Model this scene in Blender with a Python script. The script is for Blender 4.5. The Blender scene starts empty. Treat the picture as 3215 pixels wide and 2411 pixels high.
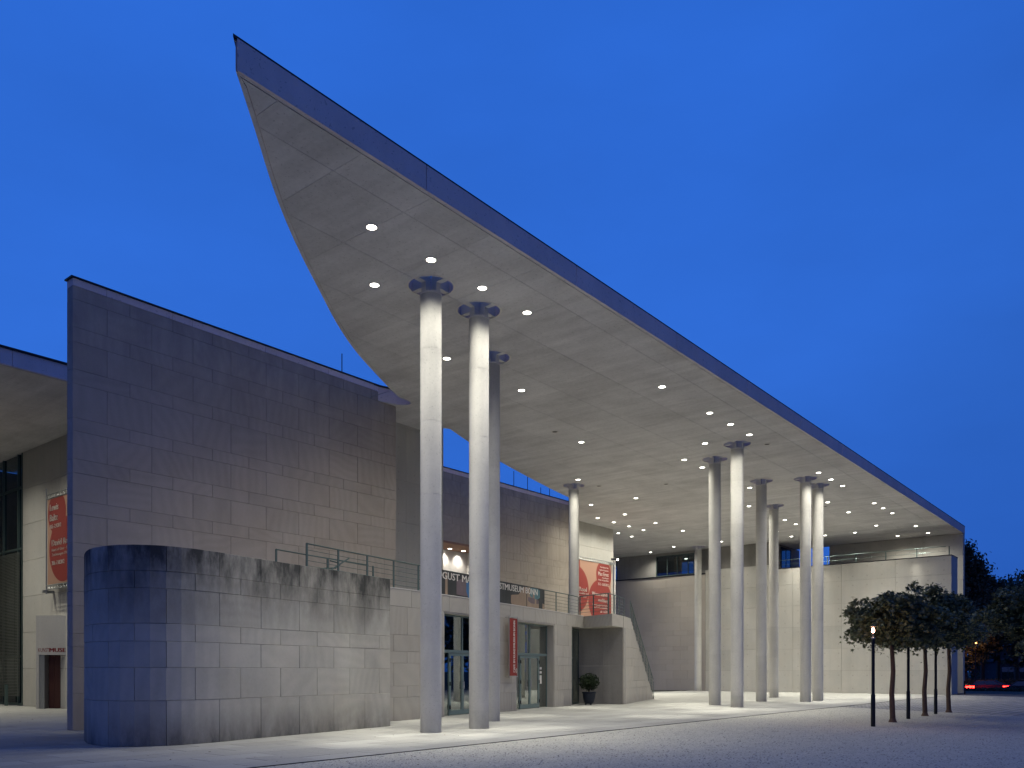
import bpy, math, random
import numpy as np
from mathutils import Vector
random.seed(7); RNG = np.random.default_rng(7)
sc = bpy.context.scene
COL = sc.collection
# ---------------------------------------------------------------- camera
# world: X runs along the long straight edge of the roof, Y is square to it, z up, metres
TH = math.radians(39.03)
cam = bpy.data.cameras.new('camera'); cam_o = bpy.data.objects.new('camera', cam); COL.objects.link(cam_o)
cam_o.location = (0, 0, 1.6); cam_o.rotation_euler = (math.pi/2, 0, TH - math.pi/2)
cam.sensor_width = 36; cam.lens = 28.97; cam.shift_y = 0.2805; cam.clip_start = 0.1; cam.clip_end = 6000
sc.camera = cam_o
# ---------------------------------------------------------------- world (late dusk)
w = bpy.data.worlds.new('World'); sc.world = w; w.use_nodes = True
nt = w.node_tree; nt.nodes.clear()
out = nt.nodes.new('ShaderNodeOutputWorld'); bg = nt.nodes.new('ShaderNodeBackground')
sky = nt.nodes.new('ShaderNodeTexSky'); sky.sky_type = 'NISHITA'; sky.sun_disc = False
sky.sun_elevation = math.radians(-1.0); sky.sun_rotation = math.radians(230); sky.ozone_density = 6.0
tc = nt.nodes.new('ShaderNodeTexCoord'); sep = nt.nodes.new('ShaderNodeSeparateXYZ')
nt.links.new(tc.outputs['Generated'], sep.inputs[0])
ramp = nt.nodes.new('ShaderNodeValToRGB'); cr_ = ramp.color_ramp
cr_.elements[0].position = 0.0; cr_.elements[0].color = (.020, .108, .520, 1)
cr_.elements[1].position = 1.0; cr_.elements[1].color = (.012, .072, .38, 1)
e = cr_.elements.new(0.10); e.color = (.024, .124, .565, 1)
e = cr_.elements.new(0.30); e.color = (.030, .150, .655, 1)
e = cr_.elements.new(0.66); e.color = (.024, .136, .630, 1)
nt.links.new(sep.outputs['Z'], ramp.inputs[0])
mixw = nt.nodes.new('ShaderNodeMix'); mixw.data_type = 'RGBA'; mixw.blend_type = 'ADD'; mixw.inputs[0].default_value = 0.02
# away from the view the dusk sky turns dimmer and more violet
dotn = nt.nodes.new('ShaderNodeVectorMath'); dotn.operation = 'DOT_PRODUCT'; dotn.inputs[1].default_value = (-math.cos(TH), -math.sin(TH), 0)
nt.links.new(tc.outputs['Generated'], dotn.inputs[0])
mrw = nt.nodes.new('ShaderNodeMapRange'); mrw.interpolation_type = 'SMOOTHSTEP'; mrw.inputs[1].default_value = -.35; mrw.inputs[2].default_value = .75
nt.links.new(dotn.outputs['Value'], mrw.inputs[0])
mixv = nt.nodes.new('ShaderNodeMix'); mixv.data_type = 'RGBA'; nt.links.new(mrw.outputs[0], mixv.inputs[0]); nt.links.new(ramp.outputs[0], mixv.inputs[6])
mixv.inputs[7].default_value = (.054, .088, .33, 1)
cn = nt.nodes.new('ShaderNodeTexNoise'); cn.inputs['Scale'].default_value = 2.4; cn.inputs['Detail'].default_value = 5; cn.inputs['Roughness'].default_value = .55
cmp_ = nt.nodes.new('ShaderNodeMapping'); cmp_.inputs['Scale'].default_value = (1, 1, 2.6); nt.links.new(tc.outputs['Generated'], cmp_.inputs[0]); nt.links.new(cmp_.outputs[0], cn.inputs[0])
cm = nt.nodes.new('ShaderNodeMapRange'); nt.links.new(cn.outputs[0], cm.inputs[0]); cm.inputs[1].default_value = .3; cm.inputs[2].default_value = .7; cm.inputs[3].default_value = .93; cm.inputs[4].default_value = 1.08
rd = nt.nodes.new('ShaderNodeVectorMath'); rd.operation = 'DOT_PRODUCT'; rd.inputs[1].default_value = (math.sin(TH), -math.cos(TH), -.35)
nt.links.new(tc.outputs['Generated'], rd.inputs[0])
rm_ = nt.nodes.new('ShaderNodeMapRange'); rm_.interpolation_type = 'SMOOTHSTEP'; nt.links.new(rd.outputs['Value'], rm_.inputs[0]); rm_.inputs[1].default_value = .05; rm_.inputs[2].default_value = .55; rm_.inputs[3].default_value = 1.0; rm_.inputs[4].default_value = .80
mm = nt.nodes.new('ShaderNodeMath'); mm.operation = 'MULTIPLY'; nt.links.new(cm.outputs[0], mm.inputs[0]); nt.links.new(rm_.outputs[0], mm.inputs[1])
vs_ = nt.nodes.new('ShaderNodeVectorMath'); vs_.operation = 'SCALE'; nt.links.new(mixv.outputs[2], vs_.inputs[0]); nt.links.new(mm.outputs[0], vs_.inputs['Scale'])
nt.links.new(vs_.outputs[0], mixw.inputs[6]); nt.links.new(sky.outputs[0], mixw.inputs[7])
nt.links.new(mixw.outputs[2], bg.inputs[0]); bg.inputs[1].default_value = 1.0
nt.links.new(bg.outputs[0], out.inputs[0])
sc.view_settings.view_transform = 'Standard'; sc.view_settings.look = 'None'
sc.view_settings.exposure = 0.0; sc.view_settings.gamma = 1.0; sc.view_settings.use_curve_mapping = False
sc.cycles.use_denoising = True
sc.cycles.max_bounces = 6; sc.cycles.diffuse_bounces = 4; sc.cycles.glossy_bounces = 3
sc.cycles.transparent_max_bounces = 12; sc.cycles.sample_clamp_indirect = 4.0

# light powers of the downlights (W)
P_NARROW, P_MID, P_WIDE = 3400.0, 860.0, 510.0
LAMP_COL = (1.0, 0.97, 0.87)

# ---------------------------------------------------------------- material helper
def mat(name, base, rough=.85, mott=0., mscale=.6, fine=0., fscale=14., streak=0., sscale=(3, 3, .25), rnd=0., bump=0.,
        bscale=60., metal=0., spec=.3, emit=None, estr=0., stain=None, swirl=0., hue=0., speckle=0., pscale=90.):
    m = bpy.data.materials.new(name); m.use_nodes = True; n = m.node_tree; N = n.nodes; L = n.links
    b = N['Principled BSDF']; b.inputs['Roughness'].default_value = rough; b.inputs['Metallic'].default_value = metal
    b.inputs['Specular IOR Level'].default_value = spec; b.inputs['Base Color'].default_value = (*base, 1)
    if emit: b.inputs['Emission Color'].default_value = (*emit, 1); b.inputs['Emission Strength'].default_value = estr
    geo = N.new('ShaderNodeNewGeometry'); oi = N.new('ShaderNodeObjectInfo')
    f = None
    def term(sock, amp, mid=.5):
        nonlocal f
        a = N.new('ShaderNodeMath'); a.operation = 'SUBTRACT'; L.new(sock, a.inputs[0]); a.inputs[1].default_value = mid
        s = N.new('ShaderNodeMath'); s.operation = 'MULTIPLY_ADD'; L.new(a.outputs[0], s.inputs[0]); s.inputs[1].default_value = 2*amp
        if f is None: s.inputs[2].default_value = 1.0
        else: L.new(f, s.inputs[2])
        f = s.outputs[0]
    def noise(scale, detail=4., vec=None, rough_=.6, dist=0.):
        t = N.new('ShaderNodeTexNoise'); t.inputs['Scale'].default_value = scale; t.inputs['Detail'].default_value = detail
        t.inputs['Roughness'].default_value = rough_; t.inputs['Distortion'].default_value = dist
        L.new(vec or geo.outputs['Position'], t.inputs['Vector']); return t.outputs[0]
    if mott: term(noise(mscale, 5., None, .65), mott)
    if fine: term(noise(fscale, 3.), fine)
    if streak:
        mp = N.new('ShaderNodeMapping'); mp.inputs['Scale'].default_value = sscale
        L.new(geo.outputs['Position'], mp.inputs[0]); term(noise(1., 6., mp.outputs[0]), streak)
    if rnd: term(oi.outputs['Random'], rnd)
    if swirl:      # saw marks on the stone, turned differently on each piece
        mp = N.new('ShaderNodeMapping'); L.new(geo.outputs['Position'], mp.inputs[0])
        cx = N.new('ShaderNodeCombineXYZ'); mu = N.new('ShaderNodeMath'); mu.operation = 'MULTIPLY'; mu.inputs[1].default_value = 37.
        L.new(oi.outputs['Random'], mu.inputs[0])
        for i in range(3): L.new(mu.outputs[0], cx.inputs[i])
        L.new(cx.outputs[0], mp.inputs['Location']); L.new(cx.outputs[0], mp.inputs['Rotation'])
        wv = N.new('ShaderNodeTexWave'); wv.wave_type = 'RINGS'; wv.inputs['Scale'].default_value = 1.3
        wv.inputs['Distortion'].default_value = 5.; wv.inputs['Detail'].default_value = 3.; wv.inputs['Detail Scale'].default_value = .7
        L.new(mp.outputs[0], wv.inputs[0]); term(wv.outputs['Fac'], swirl)
    if speckle:
        t = noise(pscale, 2.); r = N.new('ShaderNodeMath'); r.operation = 'GREATER_THAN'; r.inputs[1].default_value = .66
        L.new(t, r.inputs[0]); term(r.outputs[0], -speckle, 0.)
    rgb = N.new('ShaderNodeRGB'); rgb.outputs[0].default_value = (*base, 1); c = rgb.outputs[0]
    if hue:
        mx = N.new('ShaderNodeMix'); mx.data_type = 'RGBA'; L.new(noise(.9, 3.), mx.inputs[0]); 
        mx.inputs[6].default_value = (base[0]*(1+hue), base[1], base[2]*(1-hue), 1); mx.inputs[7].default_value = (base[0]*(1-hue*.6), base[1], base[2]*(1+hue*.6), 1)
        c = mx.outputs[2]
    if f is not None:
        v = N.new('ShaderNodeVectorMath'); v.operation = 'SCALE'; L.new(c, v.inputs[0]); L.new(f, v.inputs['Scale']); c = v.outputs[0]
    if stain:      # (z_top, depth, colour, strength): weathering that runs down from a wet top edge, or up from z (depth < 0)
        for (zt, dep, colr, st) in stain:
            sp = N.new('ShaderNodeSeparateXYZ'); L.new(geo.outputs['Position'], sp.inputs[0])
            d = N.new('ShaderNodeMath'); d.operation = 'SUBTRACT'; d.inputs[0].default_value = zt; L.new(sp.outputs['Z'], d.inputs[1])
            mr = N.new('ShaderNodeMapRange'); L.new(d.outputs[0], mr.inputs[0]); mr.inputs[1].default_value = 0; mr.inputs[2].default_value = dep
            mr.inputs[3].default_value = 1; mr.inputs[4].default_value = 0
            mp = N.new('ShaderNodeMapping'); mp.inputs['Scale'].default_value = (1.5, 1.5, .55); L.new(geo.outputs['Position'], mp.inputs[0])
            nn = noise(1., 7., mp.outputs[0], .7)
            q = N.new('ShaderNodeMapRange'); L.new(nn, q.inputs[0]); q.inputs[1].default_value = .25; q.inputs[2].default_value = .70
            p = N.new('ShaderNodeMath'); p.operation = 'MULTIPLY'; L.new(mr.outputs[0], p.inputs[0]); L.new(q.outputs[0], p.inputs[1])
            p2 = N.new('ShaderNodeMath'); p2.operation = 'MULTIPLY'; p2.use_clamp = True; L.new(p.outputs[0], p2.inputs[0]); p2.inputs[1].default_value = st
            mx = N.new('ShaderNodeMix'); mx.data_type = 'RGBA'; L.new(p2.outputs[0], mx.inputs[0]); L.new(c, mx.inputs[6]); mx.inputs[7].default_value = (*colr, 1)
            c = mx.outputs[2]
    L.new(c, b.inputs['Base Color'])
    if bump:
        bp = N.new('ShaderNodeBump'); bp.inputs['Strength'].default_value = bump; bp.inputs['Distance'].default_value = .02
        L.new(noise(bscale, 4.), bp.inputs['Height']); L.new(bp.outputs[0], b.inputs['Normal'])
    return m
DARKW = (.10, .10, .09)
M = {}
M['stone'] = mat('limestone', (.46, .405, .33), mott=.20, mscale=.45, fine=.05, rnd=.045, swirl=.035, streak=.09, bump=.15, hue=.05, stain=[(12.1, 3.2, (.20, .185, .17), .75)])
M['stone_wing'] = mat('weathered_limestone', (.44, .42, .36), mott=.24, fine=.07, rnd=.06, swirl=.035, streak=.08, bump=.2, hue=.04,
                      stain=[(4.31, 1.9, (.055, .055, .05), 1.5), (0.0, -.8, (.10, .095, .085), 1.1)])
M['stone_cafe'] = mat('cafe_limestone', (.41, .385, .335), mott=.08, fine=.04, rnd=.05, swirl=.03, streak=.04, bump=.12, hue=.04, stain=[(0.0, -.5, (.22, .20, .18), .6)])
M['stone_rear'] = mat('rear_limestone', (.42, .38, .325), mott=.08, fine=.04, rnd=.04, streak=.04, bump=.1, hue=.04)
M['mortar'] = mat('joint_mortar', (.32, .29, .25), mott=.2)  # mortar tone for joint backings, wall cores and tie holes
M['concrete'] = mat('cast_concrete', (.46, .445, .395), mott=.17, mscale=.5, fine=.05, rnd=.05, streak=.09, bump=.12, hue=.04, speckle=.10, pscale=30.)
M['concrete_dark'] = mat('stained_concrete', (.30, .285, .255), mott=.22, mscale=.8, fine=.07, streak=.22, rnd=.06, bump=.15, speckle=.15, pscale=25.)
M['soffit'] = mat('soffit_concrete', (.60, .585, .575), mott=.26, mscale=.6, fine=.13, fscale=9., streak=.30, sscale=(2.4, .35, 1.), rnd=.045, bump=.15, speckle=.12, pscale=16.)
M['fascia'] = mat('fascia_concrete', (.74, .64, .61), mott=.14, fine=.07, streak=.12, sscale=(2.5, 2.5, .8), rnd=.05, speckle=.14, pscale=14., bump=.1)
M['column'] = mat('column_concrete', (.53, .515, .465), mott=.15, mscale=1.3, fine=.07, streak=.13, sscale=(5, 5, .6), rnd=.06, stain=[(0., -.7, (.25, .24, .22), 1.)], bump=.12, speckle=.10, pscale=22.)
M['cap'] = mat('pale_render', (.66, .63, .58), mott=.04)
M['metal_dark'] = mat('dark_metal_flashing', (.03, .03, .035), rough=.5, metal=.6)
M['green_metal'] = mat('green_grey_steel', (.085, .125, .115), rough=.45, metal=.3, rnd=.05)
M['green_frame'] = mat('green_door_frame', (.16, .22, .21), rough=.4, metal=.2)
M['galv'] = mat('galvanised_steel', (.33, .34, .33), rough=.45, metal=.7)
M['steel'] = mat('bright_steel', (.6, .6, .58), rough=.25, metal=1.)
M['slab'] = mat('paving_concrete', (.32, .315, .28), rough=.8, mott=.18, mscale=.5, fine=.10, rnd=.12, bump=.12, speckle=.18, pscale=24.)
M['slab_base'] = mat('paving_joint', (.10, .10, .085), mott=.3)
M['gravel'] = mat('grey_gravel', (.45, .435, .365), rough=.95, mott=.20, mscale=2.2, fine=.8, fscale=32., bump=1.0, bscale=40., speckle=.55, pscale=24.)
M['pebble'] = mat('pebble', (.34, .32, .29), rough=.9, mott=.45, mscale=12., fine=.2)
M['asphalt'] = mat('asphalt', (.05, .05, .052), rough=.8, mott=.2, fine=.1, bump=.2)
M['earth'] = mat('dark_ground', (.05, .055, .035), rough=.95, mott=.4, fine=.2)
M['lampglow'] = mat('lamp_glow', (.9, .9, .9), emit=(1.0, .96, .84), estr=14.)
M['warmglow'] = mat('warm_bulb_glow', (.9, .8, .7), emit=(1.0, .52, .36), estr=28.)
M['orange'] = mat('orange_street_glow', (.9, .5, .3), emit=(1.0, .38, .12), estr=12.)
M['redglow'] = mat('red_tail_lamp', (.6, .01, .01), emit=(1.0, .015, .01), estr=30.)
M['red'] = mat('banner_red', (.23, .036, .028), rough=.7, mott=.06)
M['salmon'] = mat('banner_salmon', (.37, .215, .145), rough=.7, mott=.05)
M['print'] = mat('white_print', (.68, .64, .56), rough=.7)
M['cafe_red'] = mat('cafe_banner_red', (.26, .03, .02), rough=.6, mott=.08)
M['sign_red'] = mat('sign_red', (.20, .02, .02), rough=.6)
M['dark_cloth'] = mat('dark_banner_cloth', (.045, .047, .042), rough=.55, mott=.5, mscale=2.2)
M['tan_cloth'] = mat('tan_print', (.30, .22, .15), rough=.55, mott=.25, mscale=3.)
M['blue_cloth'] = mat('blue_print', (.05, .16, .32), rough=.55, mott=.2, mscale=3.)
M['teal_cloth'] = mat('teal_print', (.10, .20, .21), rough=.55, mott=.3, mscale=3.)
M['mauve_cloth'] = mat('mauve_print', (.15, .115, .12), rough=.55, mott=.35, mscale=3.)
M['wood'] = mat('dark_red_wood', (.075, .030, .022), rough=.45, streak=.35, sscale=(14, 14, .5), rnd=.1)
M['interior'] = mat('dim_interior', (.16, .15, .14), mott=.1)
M['interior_warm'] = mat('warm_interior_wall', (.60, .36, .26), mott=.05)
M['pot'] = mat('dark_blue_pot', (.018, .025, .04), rough=.35)
M['leaf_pot'] = mat('shrub_leaf', (.03, .05, .02), rough=.6, rnd=.2, mott=.4, mscale=9.)
M['leaf'] = mat('maple_leaf', (.11, .135, .070), rough=.55, mott=.45, mscale=2.5, fine=.3, fscale=9.)
M['leaf_far'] = mat('far_leaf', (.06, .075, .045), rough=.7, mott=.5, mscale=.7, fine=.3, fscale=3.)
M['bark'] = mat('bark', (.12, .08, .06), rough=.95, mott=.3, mscale=5., fine=.2, bump=.8, bscale=25.)
M['bark_far'] = mat('far_bark', (.10, .07, .055), rough=.95, mott=.3, mscale=4.)
M['black'] = mat('black_steel', (.012, .012, .013), rough=.4)
M['house'] = mat('dark_house_wall', (.06, .06, .07), mott=.15)
M['house_trim'] = mat('house_trim', (.10, .10, .12))
M['carpaint'] = mat('car_paint', (.03, .03, .035), rough=.25, spec=.6)
M['cargrey'] = mat('car_paint_grey', (.05, .05, .055), rough=.35)
M['rubber'] = mat('rubber', (.01, .01, .01), rough=.8)
M['louvre'] = mat('louvre_metal', (.13, .14, .12), rough=.6)
M['paper'] = mat('white_paper', (.8, .8, .8))
def cobble_mat():
    m = bpy.data.materials.new('cobble_setts'); m.use_nodes = True; N = m.node_tree.nodes; L = m.node_tree.links; b = N['Principled BSDF']
    g = N.new('ShaderNodeNewGeometry'); mp = N.new('ShaderNodeMapping'); mp.inputs['Rotation'].default_value = (0, 0, math.radians(62))
    L.new(g.outputs['Position'], mp.inputs[0])
    br = N.new('ShaderNodeTexBrick'); br.inputs['Scale'].default_value = 1.; br.inputs['Brick Width'].default_value = .50; br.inputs['Row Height'].default_value = .42
    br.inputs['Mortar Size'].default_value = .05; br.inputs['Mortar Smooth'].default_value = .6; br.inputs['Bias'].default_value = 0
    br.inputs['Color1'].default_value = (.24, .235, .22, 1); br.inputs['Color2'].default_value = (.36, .35, .33, 1); br.inputs['Mortar'].default_value = (.05, .05, .045, 1)
    L.new(mp.outputs[0], br.inputs['Vector']); L.new(br.outputs[0], b.inputs['Base Color']); b.inputs['Roughness'].default_value = .85
    bp = N.new('ShaderNodeBump'); bp.invert = True; bp.inputs['Distance'].default_value = .03; bp.inputs['Strength'].default_value = .9
    L.new(br.outputs['Fac'], bp.inputs['Height']); L.new(bp.outputs[0], b.inputs['Normal']); return m
M['cobble'] = cobble_mat()
def glass_mat(name, tint, refl):
    m = bpy.data.materials.new(name); m.use_nodes = True; n = m.node_tree; N = n.nodes; L = n.links; N.remove(N['Principled BSDF'])
    o = N['Material Output']; tr = N.new('ShaderNodeBsdfTransparent'); tr.inputs[0].default_value = (*tint, 1)
    gl = N.new('ShaderNodeBsdfGlossy'); gl.inputs['Roughness'].default_value = .01; gl.inputs[0].default_value = (.9, .95, .93, 1)
    fr = N.new('ShaderNodeLayerWeight'); fr.inputs[0].default_value = refl
    mx = N.new('ShaderNodeMixShader'); L.new(fr.outputs['Facing'], mx.inputs[0])
    mr = N.new('ShaderNodeMapRange'); L.new(fr.outputs['Facing'], mr.inputs[0]); mr.inputs[3].default_value = refl; mr.inputs[4].default_value = 1.0
    L.new(mr.outputs[0], mx.inputs[0]); L.new(tr.outputs[0], mx.inputs[1]); L.new(gl.outputs[0], mx.inputs[2]); L.new(mx.outputs[0], o.inputs[0]); return m
M['glass'] = glass_mat('window_glass', (.50, .56, .54), .16)
M['glass_dark'] = glass_mat('dark_window_glass', (.42, .48, .47), .10)

# ---------------------------------------------------------------- object helpers
def tag(o, label=None, cat=None, group=None, kind=None):
    if cat and not kind: kind = 'thing'
    if label: o['label'] = label
    if cat: o['category'] = cat
    if group: o['group'] = group
    if kind: o['kind'] = kind
    return o
def empty(name, loc=(0, 0, 0), label=None, cat=None, group=None, rotz=0.):
    o = bpy.data.objects.new(name, None); COL.objects.link(o); o.location = loc; o.rotation_euler = (0, 0, rotz)
    o.empty_display_size = .3; return tag(o, label, cat, group)
class MB:
    def __init__(s): s.v = []; s.f = []; s.m = []; s.mi = 0
    def add(s, vs, fs):
        k = len(s.v); s.v += [tuple(p) for p in vs]; s.f += [tuple(i + k for i in f) for f in fs]; s.m += [s.mi]*len(fs); return s
    def box(s, x0, x1, y0, y1, z0, z1, rot=0., piv=None):
        vs = [(x, y, z) for z in (z0, z1) for x, y in ((x0, y0), (x1, y0), (x1, y1), (x0, y1))]
        if rot:
            px, py = piv; c, q = math.cos(rot), math.sin(rot)
            vs = [(px + (x-px)*c - (y-py)*q, py + (x-px)*q + (y-py)*c, z) for x, y, z in vs]
        return s.add(vs, [(3, 2, 1, 0), (4, 5, 6, 7), (0, 1, 5, 4), (1, 2, 6, 5), (2, 3, 7, 6), (3, 0, 4, 7)])
    def prism(s, poly, z0, z1):
        a = sum(poly[i][0]*poly[(i+1) % len(poly)][1] - poly[(i+1) % len(poly)][0]*poly[i][1] for i in range(len(poly)))
        if a < 0: poly = poly[::-1]
        n = len(poly); vs = [(x, y, z0) for x, y in poly] + [(x, y, z1) for x, y in poly]
        return s.add(vs, [tuple(range(n))[::-1], tuple(range(n, 2*n))] + [(i, (i+1) % n, (i+1) % n + n, i + n) for i in range(n)])
    def cyl(s, x, y, z0, z1, r0, r1=None, n=16):
        r1 = r0 if r1 is None else r1
        return s.lathe(x, y, [(r0, z0), (r1, z1)], n)
    def lathe(s, x, y, prof, n=24):
        vs = []; fs = []
        for r, z in prof: vs += [(x + r*math.cos(2*math.pi*i/n), y + r*math.sin(2*math.pi*i/n), z) for i in range(n)]
        for j in range(len(prof)-1):
            for i in range(n): fs.append((j*n+i, j*n+(i+1) % n, (j+1)*n+(i+1) % n, (j+1)*n+i))
        fs.append(tuple(range(n))[::-1]); fs.append(tuple(range((len(prof)-1)*n, len(prof)*n)))
        return s.add(vs, fs)
    def tube(s, path, r, n=6, r1=None):
        P = [Vector(p) for p in path]; vs = []; fs = []; m = len(P)
        u = None
        for j, p in enumerate(P):
            d = (P[min(j+1, m-1)] - P[max(j-1, 0)]).normalized()
            if u is None: u = d.cross(Vector((0, 0, 1)) if abs(d.z) < .8 else Vector((1, 0, 0))).normalized()
            else: u = (u - d*u.dot(d)).normalized()
            v = d.cross(u)
            rr = r if r1 is None else r + (r1-r)*j/max(m-1, 1)
            for i in range(n):
                a = 2*math.pi*i/n; vs.append(tuple(p + u*(rr*math.cos(a)) + v*(rr*math.sin(a))))
        for j in range(m-1):
            for i in range(n): fs.append((j*n+i, j*n+(i+1) % n, (j+1)*n+(i+1) % n, (j+1)*n+i))
        fs.append(tuple(range(n))); fs.append(tuple(range((m-1)*n, m*n))[::-1]); return s.add(vs, fs)
    def build(s, name, mats, parent=None, smooth=False, org=None, label=None):
        o_ = Vector(org) if org is not None else Vector((0, 0, 0))
        if org is None and parent is not None:
            p = parent
            while p is not None: o_ = o_ + p.location; p = p.parent
        me = bpy.data.meshes.new(name); me.from_pydata([(x-o_.x, y-o_.y, z-o_.z) for x, y, z in s.v], [], s.f)
        mats = mats if isinstance(mats, (list, tuple)) else [mats]
        for q in mats: me.materials.append(q)
        if len(mats) > 1: me.polygons.foreach_set('material_index', s.m)
        if smooth: me.polygons.foreach_set('use_smooth', [True]*len(me.polygons))
        me.update(); o = bpy.data.objects.new(name, me); COL.objects.link(o)
        if parent is not None: o.parent = parent
        elif org is not None: o.location = org
        if label: o['label'] = label
        return o
def smooth_by_angle(o, ang=35):
    me = o.data; me.polygons.foreach_set('use_smooth', [True]*len(me.polygons))
    me.set_sharp_from_angle(angle=math.radians(ang))
def link_copy(src, name, parent, loc, rotz=0.):
    o = bpy.data.objects.new(name, src); COL.objects.link(o); o.parent = parent; o.location = loc; o.rotation_euler = (0, 0, rotz); return o

# a clad wall: separate stones in courses in front of a backing. dirn = unit vector along the wall, outward normal on its right hand
_stone = {}
def stone_mesh(wd, h, t, key, material):
    k = (round(wd, 3), round(h, 3), t, key)
    if k in _stone: return _stone[k]
    c = .006; b = MB()
    vs = [(0, t, 0), (wd, t, 0), (wd, t, h), (0, t, h), (0, c, 0), (wd, c, 0), (wd, c, h), (0, c, h), (c, 0, c), (wd-c, 0, c), (wd-c, 0, h-c), (c, 0, h-c)]
    fs = [(8, 9, 10, 11), (4, 5, 9, 8), (5, 6, 10, 9), (6, 7, 11, 10), (7, 4, 8, 11), (0, 1, 5, 4), (1, 2, 6, 5), (2, 3, 7, 6), (3, 0, 4, 7), (1, 0, 3, 2)]
    me = bpy.data.meshes.new('stone'); me.from_pydata(vs, [], fs); me.materials.append(material); me.update(); _stone[k] = me; return me
def overlap(a0, a1, b0, b1): return min(a1, b1) - max(a0, b0) > .02
def clad(parent, o2, dirn, s0, s1, courses, module, material, key, t=.05, gap=.005, holes=(), name='stone', first=0, half=True, phase=0.):
    ang = math.atan2(dirn[1], dirn[0]); pl = parent.location; n = 0
    inw = (-dirn[1], dirn[0])
    for ci in range(len(courses)-1):
        z0, z1 = courses[ci], courses[ci+1]
        cuts = [s0]; s = s0 + phase + (module if (ci + first) % 2 == 0 or not half else module/2)
        while s < s1 - .15:
            if s > s0 + .42: cuts.append(s)
            s += module
        cuts.append(s1)
        segs = []
        for a, b in zip(cuts[:-1], cuts[1:]):
            parts = [(a, b)]
            for (h0, h1, hz0, hz1) in holes:
                if overlap(z0, z1, hz0, hz1):
                    np_ = []
                    for (p, q) in parts:
                        if q <= h0 or p >= h1: np_.append((p, q)); continue
                        if p < h0 - .03: np_.append((p, h0))
                        if q > h1 + .03: np_.append((h1, q))
                    parts = np_
            segs += parts
        for a, b in segs:
            wd = b - a - gap; h = z1 - z0 - gap
            if wd < .04: continue
            me = stone_mesh(wd, h, t, key, material)
            off = random.uniform(-.0025, .0025)
            x = o2[0] + dirn[0]*(a + gap/2) + inw[0]*off; y = o2[1] + dirn[1]*(a + gap/2) + inw[1]*off
            link_copy(me, name, parent, (x - pl.x, y - pl.y, z0 + gap/2 - pl.z), ang); n += 1
    return n
def backing(parent, o2, dirn, s0, s1, z0, z1, t0, t1, material, name='backing', holes=()):
    inw = (-dirn[1], dirn[0])
    def q(s, t): return (o2[0] + dirn[0]*s + inw[0]*t, o2[1] + dirn[1]*s + inw[1]*t)
    b = MB()
    def blk(a, c, z0_, z1_):
        if c - a > .001 and z1_ - z0_ > .001: b.prism([q(a, t0), q(c, t0), q(c, t1), q(a, t1)], z0_, z1_)
    if holes:
        h0, h1, hz0, hz1 = holes[0]
        blk(s0, h0, z0, z1); blk(h1, s1, z0, z1); blk(h0, h1, z0, hz0); blk(h0, h1, hz1, z1)
    else: blk(s0, s1, z0, z1)
    return b.build(name, material, parent)
def poly_path(P):
    L = [0.]
    for a, b in zip(P[:-1], P[1:]): L.append(L[-1] + math.hypot(b[0]-a[0], b[1]-a[1]))
    def at(s, off=0.):      # off > 0 goes to the left of the direction (inwards)
        s = max(min(s, L[-1]), 0.); i = 0
        while i < len(L)-2 and s > L[i+1]: i += 1
        t = (s - L[i])/max(L[i+1]-L[i], 1e-9); a, b = P[i], P[i+1]
        def nrm(j):
            a_, b_ = P[max(min(j, len(P)-2), 0)], P[max(min(j, len(P)-2), 0)+1]; l = math.hypot(b_[0]-a_[0], b_[1]-a_[1]); return (-(b_[1]-a_[1])/l, (b_[0]-a_[0])/l)
        n0, n1 = nrm(i), nrm(i+1) if t > .5 else nrm(i-1) if i > 0 else nrm(i)
        wgt = abs(t-.5); nx = n0[0]*(1-wgt) + n1[0]*wgt; ny = n0[1]*(1-wgt) + n1[1]*wgt; l = math.hypot(nx, ny)
        return (a[0] + (b[0]-a[0])*t + nx/l*off, a[1] + (b[1]-a[1])*t + ny/l*off)
    return at, L[-1]
def spline(P, per=6):
    out_ = []; n = len(P)
    for i in range(n-1):
        p0, p1, p2, p3 = P[max(i-1, 0)], P[i], P[i+1], P[min(i+2, n-1)]
        for k in range(per):
            t = k/per
            out_.append(tuple(.5*((2*p1[j]) + (-p0[j]+p2[j])*t + (2*p0[j]-5*p1[j]+4*p2[j]-p3[j])*t*t + (-p0[j]+3*p1[j]-3*p2[j]+p3[j])*t**3) for j in (0, 1)))
    out_.append(tuple(P[-1])); return out_
def curved_block(at, s0, s1, z0, z1, off0, off1, step=.33, c=.006):
    n = max(1, int(math.ceil((s1-s0)/step))); b = MB(); rows = []
    for i in range(n+1):
        s = s0 + (s1-s0)*i/n; ds = c if i == 0 else (-c if i == n else 0)
        fx, fy = at(s+ds, off0); bx_, by_ = at(s, off0+c); ex, ey = at(s, off1)
        rows.append([(bx_, by_, z0), (fx, fy, z0+c), (fx, fy, z1-c), (bx_, by_, z1), (ex, ey, z1), (ex, ey, z0)])
    vs = [p for r in rows for p in r]; fs = []
    for i in range(n):
        for k in range(6): fs.append((i*6+k, (i+1)*6+k, (i+1)*6+(k+1) % 6, i*6+(k+1) % 6))
    fs.append(tuple(range(6))); fs.append(tuple(range(n*6, n*6+6))[::-1]); return b.add(vs, fs)
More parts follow.
